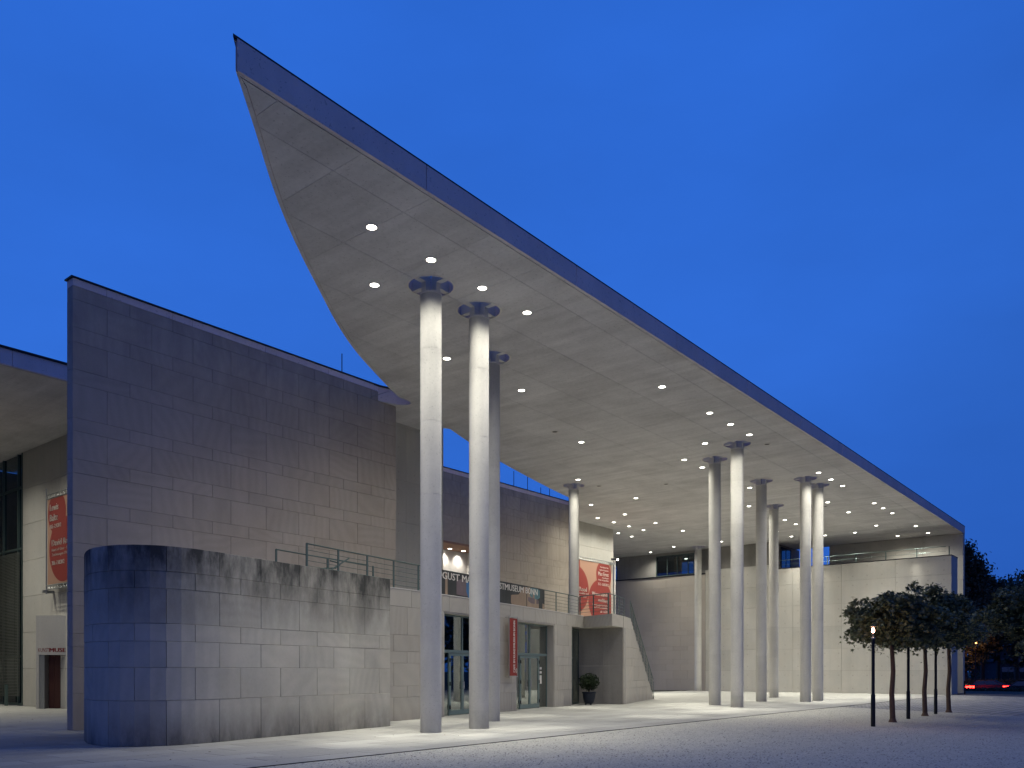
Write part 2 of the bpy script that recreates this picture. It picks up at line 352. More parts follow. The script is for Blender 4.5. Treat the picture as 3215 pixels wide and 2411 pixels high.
def clad_curve(parent, at, s0, s1, courses, module, material, t=.05, gap=.005, holes=(), name='stone', first=0, half=True, phase=0.):
    for ci in range(len(courses)-1):
        z0, z1 = courses[ci], courses[ci+1]
        cuts = [s0]; s = s0 + phase + (module if (ci + first) % 2 == 0 or not half else module/2)
        while s < s1 - .12: cuts.append(s); s += module
        cuts.append(s1); parts = list(zip(cuts[:-1], cuts[1:]))
        for (h0, h1, hz0, hz1) in holes:
            if overlap(z0, z1, hz0, hz1):
                np_ = []
                for (p, q) in parts:
                    if q <= h0 or p >= h1: np_.append((p, q)); continue
                    if p < h0 - .03: np_.append((p, h0))
                    if q > h1 + .03: np_.append((h1, q))
                parts = np_
        for a, b in parts:
            if b - a < .05: continue
            off = random.uniform(-.0025, .0025)
            curved_block(at, a+gap/2, b-gap/2, z0+gap/2, z1-gap/2, off, t).build(name, material, parent)

# ---------------------------------------------------------------- lettering
_txt = {}
def text_geo(s):
    if s in _txt: return _txt[s]
    cu = bpy.data.curves.new('lettering', 'FONT'); cu.body = s; cu.resolution_u = 2
    o = bpy.data.objects.new('lettering', cu); COL.objects.link(o)
    dg = bpy.context.evaluated_depsgraph_get(); me = o.evaluated_get(dg).to_mesh()
    vs = [(v.co.x, v.co.y) for v in me.vertices]; fs = [tuple(p.vertices) for p in me.polygons]
    o.evaluated_get(dg).to_mesh_clear(); bpy.data.objects.remove(o); bpy.data.curves.remove(cu)
    xs = [p[0] for p in vs]; _txt[s] = (vs, fs, min(xs), max(xs)); return _txt[s]
CAPH = .69
def lettering(s, cap, mapper, u, v, align='L', width=None, shear=0., bold=0.):
    """flat lettering of cap height cap starting (or ending) at u, baseline v, placed by mapper(u, v)"""
    vs, fs, x0, x1 = text_geo(s); k = cap/CAPH; kx = k if width is None else width/(x1-x0)
    u0 = u - x0*kx if align == 'L' else (u - x1*kx if align == 'R' else u - (x0+x1)/2*kx)
    b = MB()
    for dx in ((0,) if not bold else (-bold, 0, bold)):
        b.add([mapper(u0 + (x + shear*y)*kx + dx, v + y*k, abs(dx)*.02) for x, y in vs], fs)
    return b

# ================================================================ GROUND
def sheet(name, poly, z, m, kind='structure', thick=None):
    b = MB()
    if thick: b.prism(poly, z-thick, z)
    else: b.add([(x, y, z) for x, y in poly], [tuple(range(len(poly)))])
    return tag(b.build(name, m), kind=kind)
g = MB(); R_ = 2500
prof = [(-R_, -.08), (79, -.08), (83, -.75), (R_, -.75)]
for (xa, za), (xb, zb) in zip(prof[:-1], prof[1:]): g.add([(xa, -R_, za), (xb, -R_, zb), (xb, R_, zb), (xa, R_, za)], [(0, 1, 2, 3)])
tag(g.build('ground', M['earth']), kind='structure')
sheet('gravel_forecourt', [(-30, 12), (-30, -60), (0.6, -60), (38.3, 12)], -.012, M['gravel'])
sheet('cobbled_strip', [(38.3, 12), (0.6, -60), (26, -60), (62.6, 12)], -.016, M['cobble'])
sheet('pavement', [(62.6, 12), (26, -60), (32, -60), (64.2, 2), (64.2, 12)], -.02, M['asphalt'])
sheet('near_road', [(64.2, 60), (64.2, 2), (32, -60), (52, -60), (77.5, 60)], -.03, M['asphalt'])
sheet('far_road', [(85, -120), (101, -120), (101, 160), (85, 160)], -.74, M['asphalt'])
k_ = MB(); k_.box(-30, 62.4, 11.98, 11.998, -.06, .003); tag(k_.build('edging_strip', M['metal_dark']), kind='structure')
# paving slabs
pav = MB(); pav.prism([(-10, 12.0), (62.2, 12.0), (62.2, 46), (-10, 46)], -.10, -.035)
pav_o = tag(pav.build('paved_court', M['slab_base']), kind='structure')
def wing_pts():
    return spline([(9.6, 21.5), (8.85, 20.3), (8.3, 18.95), (8.2, 18.1), (8.42, 17.35), (9.1, 16.85), (10.1, 16.83), (11.4, 17.08), (13.8, 17.46), (16.44, 17.90)], 5)
rows = []; y = 12.005; r_i = 0; slabs = []
while y < 45:
    x = -6 + (0.7 if r_i % 2 else 0.)
    xmax = 62.2 if y < 31 else 16
    while x < xmax:
        slabs.append((x, y, min(1.4, 62.2-x), .69)); x += 1.4
    y += .69; r_i += 1
def slab_vis(s):
    cx, cy = s[0]+.7, s[1]+.35; d = cx*math.cos(TH)+cy*math.sin(TH); l = cx*math.sin(TH)-cy*math.cos(TH)
    if d < 11 or abs(l)/d > .68: return 1e9
    if cy > 20 + max(0, cx-19)*.17 and cx > 17 and cx < 36: return 1e9
    if 9 < cx < 22 and cy > 23.4: return 1e9
    if 9 < cx < 17 and cy > 17.6: return 1e9
    return d
slabs.sort(key=slab_vis)
sm = {}
g = .012
for i, s in enumerate(slabs[:295]):
    kx = round(s[2], 3)
    if kx not in sm:
        b = MB(); c = .004; wd, h = s[2]-g, s[3]-g
        b.add([(0, 0, -.05), (wd, 0, -.05), (wd, h, -.05), (0, h, -.05), (0, 0, -c), (wd, 0, -c), (wd, h, -c), (0, h, -c), (c, c, 0), (wd-c, c, 0), (wd-c, h-c, 0), (c, h-c, 0)],
              [(8, 9, 10, 11), (4, 5, 9, 8), (5, 6, 10, 9), (6, 7, 11, 10), (7, 4, 8, 11), (0, 1, 5, 4), (1, 2, 6, 5), (2, 3, 7, 6), (3, 0, 4, 7)])
        me = bpy.data.meshes.new('paving_slab'); me.from_pydata(b.v, [], b.f); me.materials.append(M['slab']); me.update(); sm[kx] = me
    link_copy(sm[kx], 'paving_slab', pav_o, (s[0]+g/2, s[1]+g/2, random.uniform(-.002, .002)))
b = MB()
for s in slabs[295:]:
    if s[2] > .05: b.box(s[0]+g/2, s[0]+s[2]-g/2, s[1]+g/2, s[1]+s[3]-g/2, -.05, random.uniform(-.0015, .0015))
tag(b.build('farther_paving_slabs', M['slab'], pav_o), kind='stuff')
# loose pebbles lying on the gravel near the camera
N_ = 9000; b = MB(); vs = []; fs = []
for i in range(N_):
    d = 11.5 + 26*random.random()**1.5; l = random.uniform(-.45, .7)*d
    x = d*math.cos(TH) + l*math.sin(TH); y = d*math.sin(TH) - l*math.cos(TH)
    if y > 11.95 or x > 38.3 - (12-y)*.52: continue
    r = random.uniform(.010, .024); k = len(vs); a = random.random()*6
    for j in range(4): vs.append((x + r*math.cos(a+j*1.57)*random.uniform(.7, 1.2), y + r*math.sin(a+j*1.57)*random.uniform(.7, 1.2), -.012))
    vs.append((x+r*.2, y, -.012 + r*.75)); fs += [(k, k+1, k+4), (k+1, k+2, k+4), (k+2, k+3, k+4), (k+3, k, k+4)]
b.add(vs, fs); tag(b.build('loose_pebbles', M['pebble']), kind='stuff')
# leaf litter and bits on the paving
vs = []; fs = []; b = MB()
for i in range(260):
    d = random.uniform(13, 40); l = random.uniform(-.6, .5)*d; x = d*math.cos(TH)+l*math.sin(TH); y = d*math.sin(TH)-l*math.cos(TH)
    r = random.uniform(.012, .04); a = random.random()*6; k = len(vs)
    for j in range(4): vs.append((x + r*math.cos(a+j*1.57), y + r*.5*math.sin(a+j*1.57), .004 + random.random()*.012))
    fs.append((k, k+1, k+2, k+3))
b.add(vs, fs); tag(b.build('leaf_litter', M['bark']), kind='stuff')
pp = MB(); pp.prism([(6.72, 20.82), (6.80, 20.80), (6.86, 20.86), (6.82, 20.93), (6.74, 20.91)], .002, .035)
tag(pp.build('paper_scrap', M['paper'], org=(6.79, 20.86, 0)), 'small crumpled white paper scrap lying on the dark paving before the museum door', 'litter')

# ================================================================ MAIN ROOF
ZR = 11.68; ZT = 12.20
curve = [(7.82, 12.31), (8.93, 13.41), (9.87, 14.36), (10.87, 15.31), (12.23, 16.49), (13.66, 17.64), (15.28, 18.93), (16.84, 20.03), (18.44, 20.98), (20.69, 22.21),
         (21.18, 22.33), (21.5, 22.38), (21.68, 22.48), (21.73, 22.63), (21.66, 22.83), (21.45, 23.01)]
outer = spline(curve, 3)
gap_edge = spline([(24.62, 24.9), (24.62, 24.2), (24.72, 23.80), (24.95, 23.62), (25.30, 23.70), (26.92, 24.28), (30.38, 25.38), (33.66, 26.25), (36.98, 27.06), (39.15, 27.53), (40.3, 27.9), (41.2, 28.5), (42.2, 29.3), (42.8, 29.95)], 3)
outline = outer + [(19.5, 23.5), (19.0, 26.5), (24.6, 26.5)] + gap_edge + [(43.05, 31.7), (50.5, 31.7), (50.5, 42.5), (67.9, 42.5), (67.9, 12.31)]
def shrink_edge(p, m):   # the recessed drip line along the straight edge
    return p
def clip_poly(poly, x0, x1, y0, y1):
    def cut(P, f, ins):
        o = []
        for i in range(len(P)):
            a, b_ = P[i], P[(i+1) % len(P)]; fa, fb = ins(a), ins(b_)
            if fa: o.append(a)
            if fa != fb: o.append(f(a, b_))
        return o
    def fx(v): return lambda a, b_: (v, a[1] + (b_[1]-a[1])*(v-a[0])/(b_[0]-a[0]))
    def fy(v): return lambda a, b_: (a[0] + (b_[0]-a[0])*(v-a[1])/(b_[1]-a[1]), v)
    P = cut(poly, fx(x0), lambda p: p[0] >= x0)
    if P: P = cut(P, fx(x1), lambda p: p[0] <= x1)
    if P: P = cut(P, fy(y0), lambda p: p[1] >= y0)
    if P: P = cut(P, fy(y1), lambda p: p[1] <= y1)
    q = []
    for p in P:
        if not q or math.hypot(p[0]-q[-1][0], p[1]-q[-1][1]) > .004: q.append(p)
    if len(q) > 2 and math.hypot(q[0][0]-q[-1][0], q[0][1]-q[-1][1]) < .004: q.pop()
    return q
def area(P): return abs(sum(P[i][0]*P[(i+1) % len(P)][1]-P[(i+1) % len(P)][0]*P[i][1] for i in range(len(P))))/2
COLS = [(15.43, 15.24), (17.32, 15.23), (20.16, 17.20), (36.86, 25.56), (34.70, 15.27), (36.50, 17.18), (42.27, 17.25), (49.05, 19.23), (43.16, 15.22), (45.09, 15.23), (61.3, 30.3)]
HR = .62
cut = MB()
for x, y in COLS: cut.cyl(x, y, ZR-.3, ZT+.5, HR, n=40)
cut_me = cut.build('cutter', M['cap'])
def boolean(o):
    md = o.modifiers.new('b', 'BOOLEAN'); md.operation = 'DIFFERENCE'; md.object = cut_me; md.solver = 'EXACT'
    dg = bpy.context.evaluated_depsgraph_get(); me = bpy.data.meshes.new_from_object(o.evaluated_get(dg)); o.modifiers.clear()
    old = o.data; o.data = me; bpy.data.meshes.remove(old)
roof = empty('entrance_canopy', (40, 22, ZR), 'huge flat concrete canopy roof tapering to a sharp point above the columns', 'roof')
b = MB(); b.prism(outline, ZR+.02, ZT); slab_o = b.build('roof_slab', M['fascia'], roof); boolean(slab_o)
npan = 0; far_ = MB()
XJ = [8.70 + 1.93*i for i in range(-1, 32)]; YJ = [13.25 + 2.03*i for i in range(-1, 15)]
def offs(P, dlt):
    o = []; n = len(P)
    for i in range(n):
        a, b_, c = P[i-1], P[i], P[(i+1) % n]
        d1 = Vector((b_[0]-a[0], b_[1]-a[1])).normalized(); d2 = Vector((c[0]-b_[0], c[1]-b_[1])).normalized()
        nn = Vector((-d1.y-d2.y, d1.x+d2.x)); nn = nn.normalized() if nn.length > 1e-6 else Vector((-d1.y, d1.x))
        k = min(1/max(nn.dot(Vector((-d1.y, d1.x))), .4), 1.3); o.append((b_[0]+nn.x*dlt*k, b_[1]+nn.y*dlt*k))
    return o
orient = sum(outline[i][0]*outline[(i+1) % len(outline)][1]-outline[(i+1) % len(outline)][0]*outline[i][1] for i in range(len(outline)))
if orient < 0: sgn = 1.
else: sgn = -1.
inset = offs(outline, -.11*sgn)
i_a, i_b = offs(outline, -.004*sgn), offs(outline, -.095*sgn); n = len(outline)
b = MB(); vs = [(x, y, z) for P, z in ((i_a, ZR-.004), (i_a, ZR+.018), (i_b, ZR+.018), (i_b, ZR-.004)) for x, y in P]
b.add(vs, [(i+k*n, (i+1) % n+k*n, (i+1) % n+((k+1) % 4)*n, i+((k+1) % 4)*n) for k in range(4) for i in range(n)]); b.build('edge_strip', M['soffit'], roof)
cells = []
for i in range(len(XJ)-1):
    for j in range(len(YJ)-1):
        P = clip_poly(inset, XJ[i]+.0045, XJ[i+1]-.0045, max(YJ[j]+.0045, 12.39), YJ[j+1]-.0045)
        if len(P) >= 3 and area(P) > .02: cells.append((math.hypot(XJ[i], YJ[j]), P))
cells.sort(key=lambda c: c[0])
for n_, (d_, P) in enumerate(cells):
    if n_ < 298:
        b = MB(); b.prism(P, ZR, ZR+.018); o = b.build('soffit_panel', M['soffit'], roof)
        x0, x1 = min(p[0] for p in P), max(p[0] for p in P); y0, y1 = min(p[1] for p in P), max(p[1] for p in P)
        if any(x0-HR < cx < x1+HR and y0-HR < cy < y1+HR for cx, cy in COLS): boolean(o)
    else: far_.prism(P, ZR, ZR+.018)
if far_.v: tag(far_.build('farther_soffit_panels', M['soffit'], roof), kind='stuff')
bpy.data.objects.remove(cut_me)
# fascia panels with open joints, and the dark flashing on top
FJ = [7.82, 12.28, 17.8, 23.33, 28.77, 34.27, 39.63, 44.97, 51.08, 57.08, 62.18, 67.9]
for a, c in zip(FJ[:-1], FJ[1:]):
    b = MB(); aa = a + (.012 if a > 8 else .0); b.prism([(aa, 12.26), (c-.012, 12.26), (c-.012, 12.305), (aa+(.05 if a < 8 else 0), 12.305)], ZR-.012, ZT)
    b.build('fascia_panel', M['fascia'], roof)
b = MB(); fl = outer[:60]
rim = [(x, y) for x, y in outline]
ra = offs(rim, .055*sgn); rb = offs(rim, -.35*sgn); n = len(rim)
vs = [(x, y, z) for P, z in ((ra, ZT+.002), (ra, ZT+.055), (rb, ZT+.055), (rb, ZT+.002)) for x, y in P]
b.add(vs, [(i+k*n, (i+1) % n+k*n, (i+1) % n+((k+1) % 4)*n, i+((k+1) % 4)*n) for k in range(4) for i in range(n)])
b.build('roof_flashing', M['metal_dark'], roof)

# ================================================================ COLUMNS
def make_column(x, y, label):
    t = empty('round_column', (x, y, 0), label, 'column', 'tall round columns carrying the entrance roof')
    for q in col_parts:
        link_copy(q[0], q[1], t, (0, 0, 0), q[2])
    return t
RC = .277
col_parts = []
def colmesh(name, b, material, ang=30):
    me = bpy.data.meshes.new(name); me.from_pydata(b.v, [], b.f); me.materials.append(material); me.update()
    me.polygons.foreach_set('use_smooth', [True]*len(me.polygons)); me.set_sharp_from_angle(angle=math.radians(ang)); return me
zz = [0, .52, 2.42, 4.32, 6.22, 8.12, 10.0, 11.41]
for a, c in zip(zz[:-1], zz[1:]):
    b = MB(); b.lathe(0, 0, [(RC, a-.02 if a == 0 else a), (RC, c-.020), (RC-.003, c-.019), (RC-.003, c-.013), (RC+.0015, c-.011), (RC+.0015, c-.002), (RC, c)], 56)
    col_parts.append((colmesh('column_drum', b, M['column']), 'column_drum', random.uniform(0, 6)))
b = MB(); b.lathe(0, 0, [(RC-.02, 11.40), (RC+.012, 11.415), (RC+.012, 11.455), (RC-.02, 11.47)], 48); col_parts.append((colmesh('cap_ring', b, M['cap']), 'cap_ring', 0.))
for k in range(4):
    b = MB(); b.box(.09, .275, -.075, .075, 11.465, ZR+.30); b.box(.275, HR-.002, -.075, .075, ZR+.02, ZR+.30)
    col_parts.append((colmesh('bracket_arm', b, M['cap']), 'bracket_arm', k*math.pi/2))
b = MB(); n = 40
vs = []
for r, z in ((HR-.035, ZR-.008), (HR+.018, ZR-.008), (HR+.018, ZR+.006), (HR-.002, ZR+.006)):
    vs += [(r*math.cos(2*math.pi*i/n), r*math.sin(2*math.pi*i/n), z) for i in range(n)]
b.add(vs, [(k*n+i, k*n+(i+1) % n, ((k+1) % 4)*n+(i+1) % n, ((k+1) % 4)*n+i) for k in range(4) for i in range(n)])
col_parts.append((colmesh('opening_ring', b, M['cap']), 'opening_ring', 0.))
CL = ['tall round concrete column nearest the camera, leftmost of the front pair', 'tall round concrete column just right of the nearest one, before the cafe facade',
      'round column partly hidden behind the second front column, beside the cafe', 'round column rising before the red banner and the landing of the outside stair',
      'front round column right of the stair, tallest of the middle pair', 'round column of the middle pair standing behind left of its taller neighbour',
      'round column between the middle pair and the front pair farther right, set back one row', 'slimmest looking round column half hidden behind the set-back one',
      'left one of the farthest front pair of round columns', 'right one of the farthest front pair of round columns, nearest the maple trees',
      'round column standing close against the pale stone rear wall']
for (x, y), l in zip(COLS, CL): make_column(x, y, l)

# ================================================================ DOWNLIGHTS
rowsY = {14.25: [12.52, 14.43, 16.34, 18.25, 26.02, 29.83, 31.74, 33.64, 42.27, 44.2, 46.13, 52.07, 54.0, 56.08, 62.07, 65.7],
         16.32: [14.44, 33.69, 50.04, 54.0, 60.14, 65.72], 18.35: [19.30, 23.18, 35.67, 37.57, 43.37, 62.2], 20.45: [30.07, 48.2, 54.08, 56.1, 62.1],
         22.57: [58.2, 61.0], 24.6: [35.86, 41.8], 27.7: [41.76, 45.68, 49.66, 53.62, 60.0], 29.75: [45.64, 47.64, 49.62, 51.6], 31.85: [51.6, 53.5, 60.1], 34.83: [61.6]}
ORD = ['1st', '2nd', '3rd'] + ['%dth' % i for i in range(4, 30)]
b = MB(); n = 24
me_ring = colmesh('trim_ring', MB().add([(r*math.cos(2*math.pi*i/n), r*math.sin(2*math.pi*i/n), z) for r, z in ((.115, -.012), (.15, -.012), (.15, .004), (.115, .004)) for i in range(n)],
          [(k*n+i, k*n+(i+1) % n, ((k+1) % 4)*n+(i+1) % n, ((k+1) % 4)*n+i) for k in range(4) for i in range(n)]), M['cap'])
me_disc = colmesh('lens', MB().cyl(0, 0, -.006, .004, .115, n=24), M['lampglow'])
me_dead = colmesh('lens', MB().cyl(0, 0, -.004, .004, .115, n=24), M['metal_dark'])
def spot(name, power, size, blend, col, rad=.09):
    l = bpy.data.lights.new(name, 'SPOT'); l.energy = power; l.spot_size = math.radians(size); l.spot_blend = blend; l.color = col; l.shadow_soft_size = rad; return l
L_N = spot('beam_light', P_NARROW, 19, 1., LAMP_COL); L_M = spot('core_light', P_MID, 72, 1., LAMP_COL); L_W = spot('spill_light', P_WIDE, 148, 1., LAMP_COL)
def downlight(x, y, z, label='', group=None, lit=True, nar=L_N, wide=L_W):
    t = empty('downlight', (x, y, z), label, 'ceiling light', group)
    link_copy(me_ring, 'trim_ring', t, (0, 0, 0)); link_copy(me_disc if lit else me_dead, 'lens', t, (0, 0, 0))
    if lit:
        for l, nm in ((nar, 'beam_light'), (L_M if nar else None, 'core_light'), (wide, 'spill_light')):
            if l: o = bpy.data.objects.new(nm, l); COL.objects.link(o); o.parent = t; o.location = (0, 0, -.03)
    return t
for r_i, (Y, xs) in enumerate(sorted(rowsY.items())):
    for i, x in enumerate(xs):
        downlight(x, Y, ZR, nar=(None if Y > 34 else L_N), label='lit roof downlight, %s from the pointed tip in the %s row behind the edge' % (ORD[i], ORD[r_i]), group='lit downlights in the entrance roof')
for i, ((x, y), l) in enumerate(zip([(28.07, 20.43), (37.8, 24.56), (39.7, 21.5), (35.55, 14.24), (51.2, 16.84)],
        ['nearest of the unlit round fittings in the soffit', 'unlit round fitting in the soffit just right of the column by the red banner', 'unlit round fitting in mid soffit behind the middle columns',
         'unlit round fitting in the soffit just right of the tallest middle column', 'farthest unlit round fitting in the soffit, right of the last pair of columns'])):
    downlight(x, y, ZR, l, 'unlit fittings in the entrance roof', lit=False)

# ================================================================ BIG STONE WALL (left)
CB = [0, 1.0, 1.70, 2.26, 2.62, 3.38, 3.76, 4.70, 5.08, 5.84, 6.22, 6.97, 7.35, 8.10, 8.46, 9.38, 9.77, 10.51, 10.91, 11.66, 12.02]
YB = 23.2
big = empty('tall_stone_wall', (9.8, YB, 0), 'tall free-standing limestone wall, dark violet at its left edge', 'wall')
clad(big, (9.8, YB), (1, 0), 0, 11.8, CB, 1.285, M['stone'], 'big', phase=-.365)
backing(big, (9.8, YB), (1, 0), .30, 11.79, 0, 12.02, .045, .30, M['mortar'])
clad(big, (9.8, YB+.34), (0, -1), 0, .285, CB, 1., M['stone'], 'bigend', t=.25)
for a, c in ((9.8, 10.71), (10.71, 12.63), (12.63, 13.27), (13.27, 15.83), (15.83, 18.4), (18.4, 20.97), (20.97, 21.6)):
    b = MB(); b.box(a+.006, c-.006, YB-.004, YB+.35, 12.026, 12.22); b.build('coping_panel', M['fascia'], big)
b = MB(); b.box(9.75, 21.66, YB-.05, YB+.39, 12.222, 12.262); b.build('coping_flashing', M['metal_dark'], big)
# concrete pier just behind its right-hand end
pier = empty('concrete_pier_wall', (21.5, 24.66, 0), 'bare concrete wall slice between the tall stone wall and the nearest column', 'wall')
pz = [0, 2.75, 4.35, 6.0, 7.68, 9.38, 11.56, 12.18]
for a, c in zip(pz[:-1], pz[1:]):
    for x0, x1 in ((21.3, 23.52), (23.52, 25.72)):
        b = MB(); b.box(x0+.004, x1-.004, 24.66, 25.05, a+.004, c-.004); b.build('cast_panel', M['concrete'], pier)
def tie_holes(parent, pts, nrm, r=.03):
    b = MB()
    for (x, y, z) in pts:
        u = (-nrm[1], nrm[0])
        ring = [(x + nrm[0]*.002 + u[0]*r*math.cos(i*math.pi/4), y + nrm[1]*.002 + u[1]*r*math.cos(i*math.pi/4), z + r*math.sin(i*math.pi/4)) for i in range(8)]
        b.add(ring + [(x - nrm[0]*.003, y - nrm[1]*.003, z)], [(i, (i+1) % 8, 8) for i in range(8)])
    return tag(b.build('tie_holes', M['mortar'], parent), kind='stuff')
MB().box(21.34, 25.68, 24.70, 25.01, 0, 12.14).build('wall_core', M['mortar'], pier)
tie_holes(pier, [(x, 24.66, z) for x in (22.95+.15, 24.0, 25.5) for z in (4.7, 5.6, 6.4, 7.3, 8.0, 9.0, 9.7, 10.7)], (0, -1))

# ================================================================ CURVED WING WALL (front left)
WP = wing_pts(); at_w, LW = poly_path(WP)
wing = empty('curved_wing_wall', (10.0, 17.5, 0), 'low curved limestone wall with rounded left end and dark weather streaks along its top', 'wall')
CW = [0, .97, 1.68, 2.24, 2.62, 3.37, 3.74, 4.29]
clad_curve(wing, at_w, 0, LW, CW, 1.27, M['stone_wing'], phase=.25)
curved_block(at_w, .01, LW-.008, 0, 4.27, .045, .34, c=.001).build('backing', M['mortar'], wing)

# ================================================================ CAFE FACADE
FP = spline([(16.6, 19.55), (18.1, 19.62), (19.4, 19.74), (20.9, 20.0), (22.8, 20.33), (24.85, 20.72), (26.3, 21.0), (28.4, 21.42), (29.86, 21.74), (31.8, 22.15), (33.3, 22.52)], 5)
at_f, LF = poly_path(FP)
def s_of_x(X):
    lo, hi = 0., LF
    for _ in range(40):
        mid = (lo+hi)/2
        if at_f(mid)[0] < X: lo = mid
        else: hi = mid
    return (lo+hi)/2
S = s_of_x
cafe = empty('cafe_facade', (24, 20.6, 0), 'curved pale limestone cafe front with two tall glazed entrances under a terrace parapet', 'facade')
CF = [0, .75, 1.12, 1.86, 2.24, 2.78, 3.70]
d1 = (S(20.90), S(24.3), 0, 3.70); d2 = (S(26.16), S(29.84), 0, 3.70)
e_end = S(31.78)
clad_curve(cafe, at_f, 0, e_end, CF, 1.28, M['stone_cafe'], t=.06, holes=[d1, d2], phase=.3)
clad_curve(cafe, at_f, 0, LF, [3.70, 4.27], 1.12, M['stone_cafe'], t=.06, half=False, phase=.2)
for a, c in ((.01, d1[0]-.004), (d1[1]+.004, d2[0]-.004), (d2[1]+.004, e_end-.01)):
    curved_block(at_f, a, c, 0, 3.7, .055, .7, c=.001).build('backing', M['mortar'], cafe)
curved_block(at_f, .01, LF-.01, 3.705, 4.255, .055, .38, c=.001).build('parapet_backing', M['mortar'], cafe)
b = curved_block(at_f, 0, LF, 4.268, 4.292, -.012, .40, c=.003); b.build('parapet_coping', M['cap'], cafe)
# door reveals
for s in (d1[0]+.001, d1[1]-.05, d2[0]+.001, d2[1]-.05):
    curved_block(at_f, s, s+.049, 0, 3.7, .02, .62, c=.002).build('reveal_stone', M['stone_cafe'], cafe)
for d in (d1, d2):
    curved_block(at_f, d[0], d[1], 3.64, 3.703, .02, .62, c=.002).build('lintel', M['stone_cafe'], cafe)
# glazing of one entrance: sits offset inwards
def seg(at, s0, s1, o0, o1, z0, z1):
    p = [at(s0, o0), at(s1, o0), at(s1, o1), at(s0, o1)]; return MB().prism(p, z0, z1)
def entrance(s0, s1, off, leaf0, mid, leaf1, hw=.055):
    fr = MB()
    def bar(a, c, z0, z1, o0=off, o1=off+.07):
        for p in seg(at_f, a, c, o0, o1, z0, z1).v: pass
        q = seg(at_f, a, c, o0, o1, z0, z1); fr.add(q.v, q.f)
    bar(s0, s0+hw, 0, 3.64); bar(s1-hw, s1, 0, 3.64); bar(s0+hw, s1-hw, 3.58, 3.64); bar(s0+hw, s1-hw, 2.27, 2.37); bar(mid-hw/2, mid+hw/2, 2.37, 3.58)
    bar(leaf0-hw, leaf0, 0, 2.27); bar(leaf1, leaf1+hw, 0, 2.27)
    fo = fr.build('glazing_frame', M['green_frame'], cafe)
    for a, c, z0, z1 in ((s0+hw, mid-hw/2, 2.37, 3.58), (mid+hw/2, s1-hw, 2.37, 3.58), (s0+hw, leaf0-hw, 0.03, 2.27), (leaf1+hw, s1-hw, .03, 2.27)):
        if c - a > .05: seg(at_f, a, c, off+.03, off+.036, z0, z1).build('pane', M['glass'], fo)
    for a, c, hs in ((leaf0, mid-.004, 1), (mid+.004, leaf1, 0)):
        st = MB()
        for (p, q, z0, z1) in ((a, a+.07, .02, 2.25), (c-.07, c, .02, 2.25), (a+.07, c-.07, 2.16, 2.25), (a+.07, c-.07, .02, .19)):
            w_ = seg(at_f, p, q, off-.005, off+.055, z0, z1); st.add(w_.v, w_.f)
        do = st.build('door', M['green_frame'], cafe)
        seg(at_f, a+.07, c-.07, off+.02, off+.026, .19, 2.16).build('pane', M['glass'], do)
        hx = c-.035 if hs else a+.035
        p = at_f(hx, off-.05); p2 = at_f(hx, off); h = MB(); h.tube([(p2[0], p2[1], .95), (p[0], p[1], .95), (p[0], p[1], 1.22), (p2[0], p2[1], 1.22)], .014, 6)
        h.build('handle', M['steel'], do)
        for zh in (.3, 1.15, 2.0):
            p = at_f(a-.01 if hs else c+.01, off-.02); MB().cyl(p[0], p[1], zh-.07, zh+.07, .025, n=8).build('hinge', M['black'], do)
entrance(d1[0]+.05, d1[1]-.05, .30, S(21.70), S(22.54), S(23.38))
entrance(d2[0]+.05, d2[1]-.02, .34, S(27.15), S(28.03), S(28.91))
# notice sheets stuck inside the right-hand pane
for k, (z0, z1) in enumerate(((1.05, 1.42), (1.5, 1.6), (1.68, 1.78))):
    seg(at_f, S(29.03), S(29.03)+.20, .352, .356, z0, z1).build('notice_sheet', M['print'], cafe)
# cafe interior
room = MB(); P0, P1, P2, P3 = at_f(S(20.3), .75), at_f(S(31.2), .75), (31.2, 27.5), (20.3, 27.5)
room.add([(*P0, 0.01), (*P1, 0.01), (*P2, 0.01), (*P3, 0.01), (*P0, 3.69), (*P1, 3.69), (*P2, 3.69), (*P3, 3.69)], [(0, 1, 2, 3), (4, 7, 6, 5), (2, 6, 7, 3), (1, 5, 6, 2), (3, 7, 4, 0)])
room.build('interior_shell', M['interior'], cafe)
t = empty('cafe_ceiling_lamp', (26.9, 22.6, 3.66), 'glowing oval lamp on the ceiling just inside the right cafe door', 'ceiling light')
MB().lathe(26.9, 22.6, [(.16, 3.66), (.19, 3.63), (.10, 3.60)], 20).build('lens', M['lampglow'], t)
l = bpy.data.lights.new('lamp_light', 'POINT'); l.energy = 12; l.color = LAMP_COL; l.shadow_soft_size = .1; o = bpy.data.objects.new('lamp_light', l); COL.objects.link(o); o.parent = t; o.location = (0, 0, -.25)
b = MB()
for x, y in ((21.8, 23.6), (23.2, 24.2), (27.3, 24.4)):
    b = MB(); b.cyl(x, y, .70, .74, .38, n=20); b.cyl(x, y, .02, .70, .03, n=8); b.cyl(x, y, 0, .02, .22, n=16)
    tag(b.build('cafe_table', M['interior'], org=(x, y, 0)), 'round cafe table dimly seen through the %s' % {21.8: 'left cafe door', 23.2: 'glass beside the left cafe door', 27.3: 'right cafe door'}[x], 'table')
# litter bin / steel box inside the right pane
b = MB(); b.box(29.35, 29.75, 22.30, 22.6, 0.01, .95); b.box(29.34, 29.76, 22.29, 22.61, .95, .97)
tag(b.build('steel_bin', M['galv'], org=(28.7, 22.5, 0)), 'upright grey steel bin behind the glass right of the right cafe door', 'bin')

